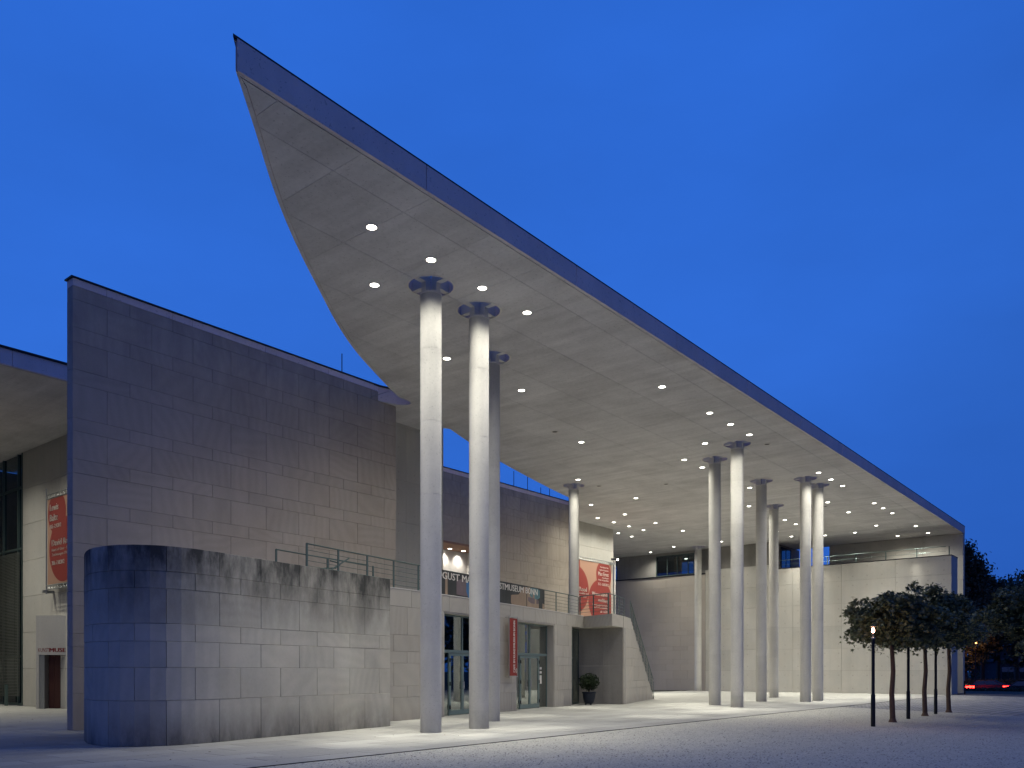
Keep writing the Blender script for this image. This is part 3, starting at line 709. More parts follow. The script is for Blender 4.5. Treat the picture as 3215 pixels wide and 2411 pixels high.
# terrace floor
b = MB(); tp = [at_f(s_, .4) for s_ in np.linspace(.0, LF, 24)] ; b.prism([tuple(p) for p in tp] + [(36.2, 24.6), (44, 29.75), (25.5, 29.75), (25.5, 25.1), (21.4, 25.1), (21.4, 23.7), (13.0, 23.7) , (13.0, 18.6), (15.4, 18.9)], 3.95, 4.235)
tag(b.build('terrace_deck', M['concrete_dark']), kind='structure')

# landing slab over the recess
lp = [(33.28, 22.50), (32.42, 20.33), (34.22, 20.84), (35.75, 21.40), (35.2, 23.4), (33.6, 24.0), (31.9, 24.0), (31.85, 22.2)]
land = MB(); land.prism(lp, 3.70, 4.262); land.build('landing_slab', M['stone_cafe'], cafe)
# ================================================================ STAIR BLOCK
A0 = Vector((34.22, 20.82)); A1 = Vector((42.50, 23.83)); dv = (A1-A0).normalized(); nv = Vector((-dv.y, dv.x)); LS = (A1-A0).length
stair = empty('outside_stair', (A0.x, A0.y, 0), 'straight outside stair clad in pale stone, climbing left to the terrace', 'stair')
s_top = .18*LS; nst = 24; tread = (LS - s_top)/nst; rise = 4.262/nst
prof_ = [(0, 0), (LS, 0)]
for i in range(nst): prof_ += [(LS - i*tread, (i+1)*rise), (LS-(i+1)*tread, (i+1)*rise)]
prof_ += [(0, 4.262)]
def sl(s, off): return (A0.x + dv.x*s + nv.x*off, A0.y + dv.y*s + nv.y*off)
def side(P, o0, o1):
    n = len(P); a = [(*sl(s, o0), z) for s, z in P]; c = [(*sl(s, o1), z) for s, z in P]
    return MB().add(a+c, [tuple(range(n))[::-1], tuple(range(n, 2*n))] + [(i, (i+1) % n, (i+1) % n+n, i+n) for i in range(n)])
side([(min(max(s, .06), LS-.012), max(0, z-.012)) for s, z in prof_], .05, .24).build('side_wall_core', M['mortar'], stair)
for ci in range(len(CF)):
    z0, z1 = (CF+[4.262])[ci], (CF+[4.262])[ci+1]
    cuts = [0]; s = .75 if ci % 2 else 1.4
    while s < LS: cuts.append(s); s += 1.28
    cuts.append(LS)
    for a, c in zip(cuts[:-1], cuts[1:]):
        P = clip_poly(prof_, a+.004, c-.004, z0+.004, z1-.004)
        if len(P) > 2 and area(P) > .01: side(P, random.uniform(-.002, .002), .052).build('stone', M['stone_cafe'], stair)
for i in range(nst):
    z1 = (i+1)*rise; s0 = LS-(i+1)*tread
    side([(s0-.03, z1-rise if i else 0), (s0+tread, z1-rise if i else 0), (s0+tread, z1), (s0-.03, z1)], .245, 1.85).build('step', M['stone_cafe'], stair)
# concrete end wall of the recess under the landing
rec = MB(); rw = empty('recess_wall', (34.2, 21, 0), 'shaded bare concrete wall under the stair landing beside the potted shrub', 'wall')
for z0, z1 in ((0, 1.86), (1.86, 3.698)):
    for a, c in ((0.06, 1.05), (1.05, 2.4)):
        q = [(A0.x - .015 - .12*t_ , A0.y + t_) for t_ in (a+.004, c-.004)]
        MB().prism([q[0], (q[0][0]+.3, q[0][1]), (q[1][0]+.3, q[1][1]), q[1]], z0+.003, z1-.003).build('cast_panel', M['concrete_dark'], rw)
tie_holes(rw, [(A0.x-.12*t_-.018, A0.y+t_, z) for t_ in (.3, 1.0, 1.6, 2.25) for z in (.45, 1.35, 2.1, 3.05)], (-1, 0), r=.035)
# glazed side door in the recess
gl = empty('recess_glazing', (31.9, 22.6, 0), 'narrow green-framed glazing at the back of the recess behind the potted shrub', 'window')
b = MB(); pA, pB = Vector((31.95, 22.45)), Vector((34.0, 23.25)); dd = (pB-pA).normalized(); nn_ = Vector((-dd.y, dd.x)); LL = (pB-pA).length
def gseg(a, c, o0, o1, z0, z1): return MB().prism([tuple(pA+dd*a+nn_*o0), tuple(pA+dd*c+nn_*o0), tuple(pA+dd*c+nn_*o1), tuple(pA+dd*a+nn_*o1)], z0, z1)
for a, c, z0, z1 in ((0, .08, 0, 3.68), (.75, .83, 0, 3.68), (LL-.06, LL, 0, 3.68), (.08, .75, 3.6, 3.68), (.83, LL-.06, 3.6, 3.68), (.08, .75, 2.2, 2.29), (.83, LL-.06, 0, .08), (.08, .75, 0, .08)):
    q = gseg(a, c, 0, .07, z0, z1); b.add(q.v, q.f)
b.build('glazing_frame', M['green_metal'], gl)
for a, c, z0, z1 in ((.08, .75, .08, 2.2), (.08, .75, 2.29, 3.6), (.83, LL-.06, .08, 3.6)): gseg(a, c, .03, .036, z0, z1).build('pane', M['glass'], gl)
gseg(.2, LL, 1.6, 1.65, 0, 3.69).build('inner_wall', M['interior_warm'], gl)
gseg(1.3, 1.6, .8, .83, 1.1, 1.75).build('poster', M['print'], gl)

# ================================================================ RAILINGS
def railing(name, path, base_z, top_z, label, posts=None, nw=5, gap=1.35, close=None, wire_r=.009, post_mat=None):
    """path: list of (x, y) ; base_z/top_z functions of path distance"""
    at, L = poly_path(path); t = empty(name, (path[0][0], path[0][1], base_z(0)), label, 'railing')
    n = max(1, round(L/gap)) if posts is None else None
    ss = [L*i/n for i in range(n+1)] if posts is None else posts
    for s in ss:
        x, y = at(s); p0 = at(max(s-.02, 0)); p1 = at(min(s+.02, L)); a = math.atan2(p1[1]-p0[1], p1[0]-p0[0])
        MB().box(x-.036, x+.036, y-.010, y+.010, base_z(s)-.02, top_z(s), rot=a, piv=(x, y)).build('post', M['green_metal'], t)
    pts = [at(s) + (0,) for s in np.arange(0, L+.001, min(.3, L/8))]; ds = [s for s in np.arange(0, L+.001, min(.3, L/8))]
    MB().tube([(p[0], p[1], top_z(s)) for p, s in zip(pts, ds)], .022, 8).build('top_rail', M['green_metal'], t)
    for k in range(nw):
        f_ = (k+1)/(nw+1.2)
        MB().tube([(p[0], p[1], base_z(s) + (top_z(s)-base_z(s))*f_) for p, s in zip(pts, ds)], wire_r, 5).build('rail_wire', M['green_metal'], t)
    return t
RP = [(14.35, 19.05), (15.9, 19.36), (17.2, 19.6), (18.6, 19.86), (19.9, 20.08), (21.1, 20.33), (22.8, 20.62), (25.2, 21.10), (27.0, 21.4), (29.1, 21.80), (31.5, 22.24), (33.0, 22.62)]
railing('terrace_railing', spline(RP, 4), lambda s: 4.27, lambda s: 5.19, 'green steel wire railing running along the curved cafe parapet behind the long banner')
railing('landing_railing', [(32.9, 22.45), (32.36, 20.75), (32.34, 20.48), (33.5, 20.82), (35.25, 21.42)], lambda s: 4.26, lambda s: 5.20, 'green steel railing round the stair landing, in front of the large red banner', gap=1.1)
def shift(s, o): return sl(s, o)
railing('stair_railing', [sl(.175*LS, -.03), sl(.985*LS, -.03)], lambda s: 4.26*(1-s/(.81*LS)) , lambda s: 5.10 + (1.0-5.10)*s/(.81*LS), 'green steel handrail sloping down the right side of the outside stair', gap=.95)
railing('ramp_railing', [(14.6, 20.85), (16.0, 21.1), (17.5, 21.32), (19.0, 21.55)], lambda s: 4.23, lambda s: 5.22, 'shorter green railing farther back behind the curved wing wall', nw=1, gap=2.2)
hr = empty('ramp_handrail', (16.4, 20.4, 4.23), 'slanting green handrail with a hooked end above the curved wing wall', 'railing')
MB().tube([(15.35, 20.0, 4.3), (16.9, 20.3, 5.15)], .024, 8).build('slanted_rail', M['green_metal'], hr)
MB().tube([(15.0, 20.9, 4.62), (16.1, 20.6, 4.78), (16.55, 20.5, 4.83), (16.75, 20.55, 4.95), (16.68, 20.6, 5.02), (16.4, 20.6, 5.05)], .022, 8).build('hooked_rail', M['green_metal'], hr)
MB().box(16.2, 16.27, 20.5, 20.52, 4.23, 5.08).build('post', M['green_metal'], hr)

# ================================================================ LONG BANNER ON THE TERRACE RAILING
rat, RL = poly_path(spline(RP, 6))
def rs(X):
    lo, hi = 0., RL
    for _ in range(40):
        mid = (lo+hi)/2
        if rat(mid)[0] < X: lo = mid
        else: hi = mid
    return lo
bs0, bs1 = rs(20.2), rs(29.12)
ban = empty('long_banner', (*rat(bs0), 4.4), 'long dark exhibition banner reading AUGUST MACKE and KUNSTMUSEUM BONN, tied to the terrace railing', 'banner')
def bseg(s0, s1, z0, z1, o, m, name):
    n = max(2, int((s1-s0)/.25)); vs = []; fs = []
    for i in range(n+1):
        s = s0+(s1-s0)*i/n
        wob = .012*math.sin(s*5.1)
        vs += [(*rat(s, o+wob), z0), (*rat(s, o+wob), z1)]
    for i in range(n): fs.append((2*i, 2*i+2, 2*i+3, 2*i+1))
    return MB().add(vs, fs).build(name, m, ban)
bseg(bs0, bs1, 4.30, 5.20, -.05, M['dark_cloth'], 'cloth')
def patch(pts, o, m):
    # pts: (X, z) outline as a strip of columns (X, z0, z1)
    vs = []; fs = []
    for X, z0, z1 in pts: s = rs(X); w_ = .012*math.sin(s*5.1); vs += [(*rat(s, o+w_), z0), (*rat(s, o+w_), z1)]
    for i in range(len(pts)-1): fs.append((2*i, 2*i+2, 2*i+3, 2*i+1))
    MB().add(vs, fs).build('print_patch', m, ban)
patch([(21.25, 4.35, 5.1), (21.35, 4.33, 5.1), (21.4, 4.33, 4.9)], -.055, M['tan_cloth'])
patch([(22.0, 4.4, 4.9), (22.3, 4.38, 4.98), (22.6, 4.38, 4.95), (22.9, 4.38, 4.85)], -.055, M['mauve_cloth'])
patch([(22.62, 4.55, 4.88), (22.75, 4.34, 4.9), (23.0, 4.34, 5.0), (23.2, 4.34, 4.9)], -.058, M['blue_cloth'])
patch([(26.05, 4.42, 4.70), (26.1, 4.33, 4.72), (26.7, 4.33, 4.78), (27.2, 4.33, 5.14), (27.6, 4.33, 5.16), (27.9, 4.33, 5.15), (28.4, 4.33, 4.62), (29.1, 4.33, 4.55)], -.055, M['tan_cloth'])
patch([(27.7, 4.80, 5.14), (28.0, 4.72, 5.16), (28.4, 4.70, 5.16), (28.6, 4.80, 5.1)], -.058, M['teal_cloth'])
patch([(27.5, 4.58, 4.74), (27.8, 4.5, 4.74), (28.2, 4.5, 4.72), (28.5, 4.52, 4.66)], -.058, M['mauve_cloth'])
def rmap(u, v, e=0.): s = u; w_ = .012*math.sin(s*5.1); x, y = rat(s, -.066+w_-e); return (x, y, v)
def tw(q): g_ = text_geo(q); return g_[3]-g_[2]
wA = tw('AUGUST MACKE'); kA = (rs(22.95)-rs(21.02))/(tw('AUGUST MA')-tw('AU'))
lettering('AUGUST', .25, rmap, rs(21.02)-tw('AU')*kA, 4.88, 'L', width=tw('AUGUST')*kA, bold=.010).build('lettering', M['print'], ban)
lettering('MACKE', .25, rmap, rs(21.02)+(wA-tw('AU')-tw('MACKE'))*kA, 4.88, 'L', width=tw('MACKE')*kA, bold=.010).build('lettering', M['print'], ban)
kB = (rs(28.38)-rs(25.15))/tw('STMUSEUM BONN')
lettering('KUNSTMUSEUM BONN', .25, rmap, rs(28.38), 4.88, 'R', width=tw('KUNSTMUSEUM BONN')*kB, bold=.010).build('lettering', M['print'], ban)

# ================================================================ CAFE BANNER
cb = empty('cafe_banner', (*at_f(S(25.42)), 1.4), 'narrow upright dark red banner reading CAFE IM KUNSTMUSEUM BONN between the cafe doors', 'banner')
c0, c1 = S(25.12), S(25.74)
seg(at_f, c0, c1, -.26, -.255, 1.42, 3.70).build('cloth', M['cafe_red'], cb)
fr = MB()
for a in (c0-.05, c1+.03):
    p = at_f(a, -.26); fr.tube([(*p, 1.36), (*p, 3.78)], .014, 6)
for z in (1.38, 3.74):
    fr.tube([(*at_f(c0-.08, -.26), z), (*at_f(c1+.06, -.26), z)], .014, 6); fr.tube([(*at_f(c0-.08, -.22), z+.05), (*at_f(c1+.06, -.22), z+.05)], .010, 6)
    for a in (c0+.08, c1-.08): fr.tube([(*at_f(a, 0), z), (*at_f(a, -.26), z)], .012, 6)
fr.build('banner_frame', M['galv'], cb)
def cmap(u, v, e=0.): x, y = at_f(c0 + (c1-c0)*.70 - v, -.264-e); return (x, y, u)
lettering('CAFE IM KUNSTMUSEUM BONN', .15, cmap, 1.56, .0, 'L', width=2.05, shear=-.12, bold=.006).build('lettering', M['print'], cb)
b = MB()
for rr, zc in ((.09, 1.60),):
    for kx in (-1, 1):
        pts = [( *at_f(c0+(c1-c0)*.86 + .055*math.cos(a_), -.266), 1.62 + .09*math.sin(a_)) for a_ in np.linspace(0, 6.28, 18)]
    b.tube(pts, .007, 4); b.tube([(*at_f(c0+(c1-c0)*.86, -.266), 1.56), (*at_f(c0+(c1-c0)*.86, -.266), 1.68)], .006, 4)
b.build('emblem', M['print'], cb)

# ================================================================ SECOND STONE WALL (behind the terrace)
Y2 = 29.8
CB2 = [4.24, 5.08, 5.84, 6.22, 6.91, 7.28, 8.02, 8.40, 9.38, 9.77, 10.51, 10.91, 11.66, 12.02]
sec = empty('terrace_stone_wall', (25.5, Y2, 0), 'tall limestone wall behind the terrace and the long dark banner', 'wall')
hole2 = (30.2-25.5, 34.8-25.5, 4.2, 8.40)
clad(sec, (25.5, Y2), (1, 0), 0, 17.7, CB2, 1.29, M['stone'], 'big', holes=[hole2], phase=-.2)
backing(sec, (25.5, Y2), (1, 0), .01, 17.68, 0, 12.02, .045, .45, M['mortar'], holes=[hole2])
for a, c in ((25.5, 28.4), (28.4, 32.0), (32.0, 34.9), (34.9, 38.5), (38.5, 41.4), (41.4, 43.2)):
    MB().box(a+.006, c-.006, Y2-.004, Y2+.46, 12.026, 12.22).build('coping_panel', M['fascia'], sec)
MB().box(25.45, 43.25, Y2-.06, Y2+.52, 12.222, 12.262).build('coping_flashing', M['metal_dark'], sec)
# lit loggia in that wall
b = MB(); b.box(30.2, 34.8, Y2+1.7, Y2+1.9, 4.24, 8.4); b.build('loggia_back_wall', M['cap'], sec)
b = MB(); b.box(30.0, 30.2, Y2+.05, Y2+1.9, 4.24, 8.4); b.box(34.8, 35.0, Y2+.05, Y2+1.9, 4.24, 8.4); b.build('loggia_side_wall', M['cap'], sec)
b = MB(); b.box(30.0, 35.0, Y2-.02, Y2+1.9, 8.31, 8.42); b.build('loggia_ceiling', M['salmon'], sec)
L_S = spot('loggia_beam', 150, 112, 1., (1, .95, .87), .06)
for i, x in enumerate((30.9, 31.7, 32.9, 34.0)):
    t = empty('downlight', (x, Y2+1.25, 8.31), 'small lit downlight in the loggia ceiling above the dark banner, %s from its left end' % ORD[i], 'ceiling light', 'loggia downlights')
    link_copy(me_ring, 'trim_ring', t, (0, 0, 0)); link_copy(me_disc, 'lens', t, (0, 0, 0))
    o = bpy.data.objects.new('beam_light', L_S); COL.objects.link(o); o.parent = t; o.location = (0, .2, -.03)
# pale concrete wall that carries the big banner
pw = empty('pale_concrete_wall', (44, 31.3, 0), 'pale concrete wall under the roof behind the large red banner', 'wall')
pzz = [0, 2.6, 5.1, 7.6, 9.27, 10.09, ZR-.004]
for a, c in zip(pzz[:-1], pzz[1:]):
    for x0, x1 in ((43.0, 47.2), (47.2, 50.05)): MB().box(x0+.003, x1-.003, 31.3, 31.7, a+.009, c-.009).build('cast_panel', M['concrete'], pw)
MB().box(43.04, 50.01, 31.34, 31.66, 0, ZR-.01).build('wall_core', M['mortar'], pw)
tie_holes(pw, [(x, 31.3, z) for x in (46.3, 47.3, 48.3, 49.3) for z in (9.65, 10.55, 11.1)], (0, -1), .042)

# ================================================================ RED BANNERS
def clip_circle(cx, cz, r, x0, x1, z0, z1, n=48):
    return clip_poly([(cx + r*math.cos(2*math.pi*i/n), cz + r*math.sin(2*math.pi*i/n)) for i in range(n)], x0, x1, z0, z1)
def banner(name, label, mapper, u0, u1, z0, z1, circles, lines, truss, wid=.30):
    t = empty(name, mapper(u0, z0), label, 'banner')
    b = MB(); nu, nz = 12, 12; vs = []; fs = []
    for i in range(nu+1):
        for j in range(nz+1): vs.append(mapper(u0+(u1-u0)*i/nu, z0+(z1-z0)*j/nz))
    for i in range(nu):
        for j in range(nz): fs.append((i*(nz+1)+j, (i+1)*(nz+1)+j, (i+1)*(nz+1)+j+1, i*(nz+1)+j+1))
    b.add(vs, fs); b.build('cloth', M['salmon'], t)
    for k, (cu, cz, r) in enumerate(circles):
        P = clip_circle(cu, cz, r, u0+.01, u1-.01, z0+.01, z1-.01)
        if len(P) > 2: MB().add([mapper(u, v, .003+.0012*k) for u, v in P], [tuple(range(len(P)))]).build('printed_disc', M['red'], t)
    for (s, cap, u, v, al, wd) in lines:
        lettering(s, cap, lambda a, c, e=0.: mapper(a, c, .012+e), u, v, al, wd, bold=cap*.035).build('lettering', M['print'], t)
    for zc in truss:      # lattice boom
        b = MB(); h = .17
        for dz in (-h/2, h/2): b.tube([mapper(u0-.1, zc+dz, .02), mapper(u1+.1, zc+dz, .02)], .022, 6)
        n = int((u1-u0)/.28)
        for i in range(n): b.tube([mapper(u0+(u1-u0)*i/n, zc-h/2, .02), mapper(u0+(u1-u0)*(i+.5)/n, zc+h/2, .02), mapper(u0+(u1-u0)*(i+1)/n, zc-h/2, .02)], .010, 4)
        b.build('lattice_boom', M['galv'], t)
    return t
def zR(y): return 9.11 - (y-725)*.00545
mR = lambda u, v, e=0.: (u*.995, 31.3 - .16 - e, 1.6+(v-1.6)*.995)
def zz_(y, x=660): return 9.11 - (y - 725 + (700-x)*.155)*.00545
br = banner('large_red_banner', 'large salmon and red exhibition banner naming Max Ernst, hanging behind the landing', mR, 43.4, 49.76, 5.0, 9.10,
       [(48.80, 8.33, .97), (48.35, 6.45, 1.50), (45.3, 7.1, 1.60), (44.7, 8.7, 1.15), (49.9, 6.3, .62), (43.9, 5.9, 1.0)],
       [('Muschelbaum, Holz-', .10, 49.40, 8.80, 'R', 1.05), ('vogel und Augenfisch.', .10, 49.40, 8.60, 'R', 1.18), ('Max Ernst', .26, 49.40, 8.25, 'R', 1.32),
        ('Ausstellung f\u00fcr', .10, 49.40, 8.07, 'R', .85), ('Kinder und Jugendliche', .10, 49.40, 7.90, 'R', 1.30), ('25.3.\u201326.8.2012', .17, 49.40, 7.57, 'R', 1.35),
        ('Wasserstands-', .24, 49.40, 6.83, 'R', 2.10), ('meldung', .24, 49.40, 6.42, 'R', 1.32), ('Sammlungspr\u00e4sentation', .115, 49.40, 6.14, 'R', 2.05),
        ('zum 20. Museumsjubil\u00e4um', .115, 49.40, 5.96, 'R', 1.95), ('ab 1.5.2012', .17, 49.40, 5.68, 'R', 1.05),
        ('David Reed', .28, 46.65, 7.00, 'R', 2.1), ('Heart of Glass \u2013 Gem\u00e4lde und', .12, 46.85, 6.80, 'R', 2.7), ('Zeichnungen 1967 bis 2012', .12, 46.60, 6.58, 'R', 2.5), ('28.6.\u20137.10.2012', .17, 45.95, 6.20, 'R', 1.4),
        ('Lewis', .28, 44.6, 8.55, 'R', .9), ('Baltz', .28, 44.5, 8.10, 'R', .8)], [9.22])
mL = lambda u, v, e=0.: (15.3 - .35 - e, -u*.977, 1.6+(v-1.6)*.977)
bl = banner('left_red_banner', 'upright red exhibition banner naming Lewis Baltz on the wall beside the museum entrance', mL, -38.72, -35.2, 5.40, 9.14,
       [(-37.76, 8.47, .90), (-37.12, 6.85, 1.40)],
       [('Lewis', .29, -38.44, 8.60, 'L', .85), ('Baltz', .29, -38.44, 8.15, 'L', .78), ('10.5.\u20132.9.2012', .17, -38.42, 7.83, 'L', 1.10),
        ('David Reed', .27, -38.25, 7.05, 'L', 2.0), ('Heart of Glass \u2013 Gem\u00e4lde', .12, -38.25, 6.82, 'L', 2.2), ('Zeichnungen 1967 bis 2012', .12, -38.25, 6.61, 'L', 2.5),
        ('28.6.\u20137.10.2012', .18, -38.25, 6.22, 'L', 1.25)], [9.25, 5.27])
MB().tube([(14.93, 37.9, 4.92), (14.93, 37.9, 9.45)], .03, 8).build('banner_pole', M['galv'], bl)
MB().box(14.85, 15.29, 38.0, 38.15, 4.98, 5.1).build('bracket', M['galv'], bl)
b = MB(); b.tube([(49.95, 31.12, 4.3), (49.95, 31.12, 9.62)], .055, 12)
tag(b.build('banner_mast', M['cap'], org=(49.95, 31.12, 4.3)), 'white upright tube at the right edge of the large red banner', 'pole')
cc = empty('security_camera', (49.85, 31.05, 9.3), 'small dark camera with floodlight on the white tube by the red banner', 'camera')
MB().box(49.45, 49.85, 30.92, 31.06, 9.42, 9.55, rot=-.5, piv=(49.65, 31)).build('camera_body', M['metal_dark'], cc)
MB().box(49.35, 49.75, 30.92, 31.06, 9.12, 9.24, rot=-.4, piv=(49.6, 31)).build('camera_body', M['galv'], cc)
MB().cyl(50.13, 31.0, 9.47, 9.57, .06, n=12).build('lens', M['lampglow'], cc)

# ================================================================ REAR WALLS (right)
XR = 62.2
conc = empty('long_concrete_wall', (XR, 12.0, 0), 'long pale concrete wall with tie holes behind the columns and maple trees', 'wall')
HZ = [0, 1.645, 3.29, 4.93, 6.57, 8.21, 9.47]; ys = [12.05, 15.6, 19.3, 22.9, 24.7]
for a, c in zip(HZ[:-1], HZ[1:]):
    for y0, y1 in zip(ys[:-1], ys[1:]): MB().box(XR, XR+2.0, y0+.009 if y0 > 12.1 else y0, y1-.006, a+.007, c-.007).build('cast_panel', M['concrete'], conc)
HZ2 = [0, 1.645, 3.29, 4.93, 6.57, 8.21, 9.85, ZR-.006]; ys2 = [24.7, 27.4, 30.1]
for a, c in zip(HZ2[:-1], HZ2[1:]):
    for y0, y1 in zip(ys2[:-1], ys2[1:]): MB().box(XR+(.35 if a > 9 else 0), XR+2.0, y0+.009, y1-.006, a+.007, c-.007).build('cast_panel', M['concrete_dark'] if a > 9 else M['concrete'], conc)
tie_holes(conc, [(XR, 12.5+i, z) for i in range(18) for z in (.34, 1.30, 1.97, 2.93, 3.61, 4.58, 5.25, 6.2, 6.9, 7.85, 8.5, 9.2)], (-1, 0), .048)
b = MB(); b.box(XR+.04, XR+1.96, 12.09, 24.66, 0, 9.46); b.box(XR+.42, XR+1.96, 24.66, 30.06, 0, ZR-.01); b.build('wall_core', M['mortar'], conc)
MB().box(XR-.03, XR+2.03, 12.02, 24.7, 9.472, 9.52).build('coping', M['metal_dark'], conc)
# stone part
st = empty('rear_stone_wall', (XR, 30.1, 0), 'low warm-grey limestone wall at the back between the stair and the concrete wall', 'wall')
CR = [0, .95, 1.66, 2.20, 2.60, 3.32, 3.69, 4.59, 5.01, 5.70, 6.08, 7.0, 7.40, 8.25, 8.62, 9.52]
clad(st, (XR, 41.5), (0, -1), 0, 11.38, CR, 1.335, M['stone_rear'], 'rear', phase=-.2)
backing(st, (XR, 41.5), (0, -1), .01, 11.37, 0, 9.52, .045, .65, M['mortar'])
MB().box(XR-.04, XR+.68, 30.12, 41.5, 9.523, 9.62).build('coping', M['metal_dark'], st)
# upper wall with ribbon windows
uw = empty('upper_concrete_wall', (62.9, 30.1, 9.5), 'streaky bluish concrete wall with windows above the rear stone wall', 'wall')
def ubox(y0, y1, z0, z1, n='cast_panel', m='concrete_dark'): return MB().box(62.9, 63.3, y0+.003, y1-.003, z0+.003, z1-.003).build(n, M[m], uw)
ubox(30.1, 31.45, 9.5, ZR-.006); ubox(31.45, 35.05, 11.47, ZR-.006); ubox(35.05, 38.9, 9.5, ZR-.006); ubox(31.45, 35.05, 9.5, 9.72); ubox(38.9, 42.4, 11.47, ZR-.006); ubox(38.9, 42.4, 9.5, 9.68)
fr = MB(); fr.box(62.93, 63.02, 31.46, 35.04, 9.73, 9.79); fr.box(62.93, 63.02, 31.46, 35.04, 11.38, 11.46)
for y in (31.46, 32.0, 33.0, 33.95, 34.97): fr.box(62.93, 63.02, y, y+.06, 9.79, 11.38)
wf = fr.build('window_frame', M['green_metal'], uw)
for a, c in ((31.52, 32.0), (32.06, 33.0), (33.06, 33.95), (34.01, 34.97)): MB().box(62.97, 62.98, a, c, 9.79, 11.38).build('pane', M['glass_dark'], wf)
fr = MB(); fr.box(62.93, 63.02, 38.91, 42, 11.38, 11.46); fr.box(62.93, 63.02, 38.91, 38.97, 9.7, 11.38); f2 = fr.build('window_frame', M['green_metal'], uw)
MB().box(62.97, 62.98, 38.97, 42, 9.7, 11.38).build('pane', M['glass_dark'], f2)
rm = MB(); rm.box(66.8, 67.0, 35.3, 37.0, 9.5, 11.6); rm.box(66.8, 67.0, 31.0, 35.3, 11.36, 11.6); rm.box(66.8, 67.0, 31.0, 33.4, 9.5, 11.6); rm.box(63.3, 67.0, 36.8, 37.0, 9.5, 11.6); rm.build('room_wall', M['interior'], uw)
MB().box(64.6, 64.8, 33.55, 34.2, 9.5, 11.5).build('room_partition', M['interior_warm'], uw)
t = empty('corridor_lamp', (64.5, 33.0, 11.5), 'lamp glowing inside the window high above the rear stone wall', 'ceiling light'); MB().cyl(64.5, 33.0, 11.25, 11.29, .14, n=16).build('lens', M['lampglow'], t)
MB().tube([(64.5, 33.0, 11.28), (64.5, 33.0, 11.66)], .01, 5).build('stem', M['galv'], t)
# recess in the far corner
rc = empty('corner_recess_wall', (62.9, 24.7, 9.5), 'dark glazed wall in the shaded corner above the long concrete wall', 'wall')
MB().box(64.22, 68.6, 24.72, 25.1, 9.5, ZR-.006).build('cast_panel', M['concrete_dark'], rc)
fr = MB(); fr.box(64.5, 66.6, 24.66, 24.715, 9.5, 9.6); fr.box(64.5, 66.6, 24.66, 24.715, 11.4, 11.5); fr.box(64.5, 64.6, 24.66, 24.715, 9.6, 11.4); fr.box(66.5, 66.6, 24.66, 24.715, 9.6, 11.4); fr.box(65.5, 65.56, 24.66, 24.715, 9.6, 11.4)
f3 = fr.build('window_frame', M['metal_dark'], rc)
for a, c in ((64.6, 65.5), (65.56, 66.5)): MB().box(a, c, 24.68, 24.69, 9.6, 11.4).build('pane', M['glass_dark'], f3)
# full-height end wall
ew = empty('end_wall', (67.4, 12.31, 0), 'full-height pale concrete end wall holding the far corner of the roof', 'wall')
HZ3 = [0, 2.8, 5.6, 8.3, 10.1, ZR-.006]
for a, c in zip(HZ3[:-1], HZ3[1:]):
    for y0, y1 in ((12.27, 15.0), (15.0, 18.6), (18.6, 21.86)): MB().box(67.4, 67.9, y0+.008, y1-.008, a+.010, c-.010).build('cast_panel', M['concrete'], ew)
MB().box(67.44, 67.86, 12.31, 21.82, 0, ZR-.01).build('wall_core', M['mortar'], ew)
tie_holes(ew, [(67.4, 12.9+1.0*i, z) for i in range(9) for z in (10.55, 11.25, 9.8)], (-1, 0), .048)
railing('parapet_railing', [(XR+.1, 24.4), (XR+.1, 12.2)], lambda s: 9.5, lambda s: 10.12, 'thin grey railing along the top of the long concrete wall', nw=1, gap=2.05, wire_r=.012)

# ================================================================ LEFT BACKGROUND: second roof, wall, entrance, glazing
lr = empty('side_canopy', (8, 38, ZR), 'flat roof of the side entrance at the left edge, partly behind the tall stone wall', 'roof')
lo = [(-6, 30.0), (16.5, 30.0), (16.5, 46), (-6, 46)]
MB().prism(lo, ZR+.02, ZT).build('roof_slab', M['fascia'], lr)
for i in range(12):
    for j in range(8):
        P = clip_poly(lo, -6.2+1.93*i+.004, -6.2+1.93*(i+1)-.004, 30.12+2.03*j+.004, 30.12+2.03*(j+1)-.004)
        if len(P) > 2: MB().prism(P, ZR, ZR+.018).build('soffit_panel', M['soffit'], lr)
for a, c in ((-6, -.2), (-.2, 5.3), (5.3, 10.75), (10.75, 16.5)): MB().box(a+.01, c-.01, 29.96, 30.0, ZR-.012, ZT).build('fascia_panel', M['fascia'], lr)
MB().box(-6, 16.6, 29.9, 30.3, ZT+.002, ZT+.07).build('roof_flashing', M['metal_dark'], lr)
lw = empty('entrance_side_wall', (15.3, 36, 0), 'tall bare concrete wall holding the left red banner beside the museum entrance', 'wall')
z3 = [0, 1.72, 3.37, 5.02, 6.65, 8.32, 9.97, ZR-.006]
for a, c in zip(z3[:-1], z3[1:]):
    for y0, y1 in ((31.0, 34.0), (34.0, 37.4), (37.4, 41.41)): MB().box(15.3, 15.7, y0+.006, y1-.006, a+.007, c-.007).build('cast_panel', M['concrete'], lw)
MB().box(15.34, 15.66, 31.04, 41.37, 0, ZR-.01).build('wall_core', M['mortar'], lw)
tie_holes(lw, [(15.3, y, z) for y in (38.2, 39.1, 40.1, 40.95) for z in (.8, 1.35, 2.1, 2.95, 3.8, 4.65, 5.4, 6.2, 7.0, 7.9, 8.7, 9.6, 10.4)], (-1, 0), .03)
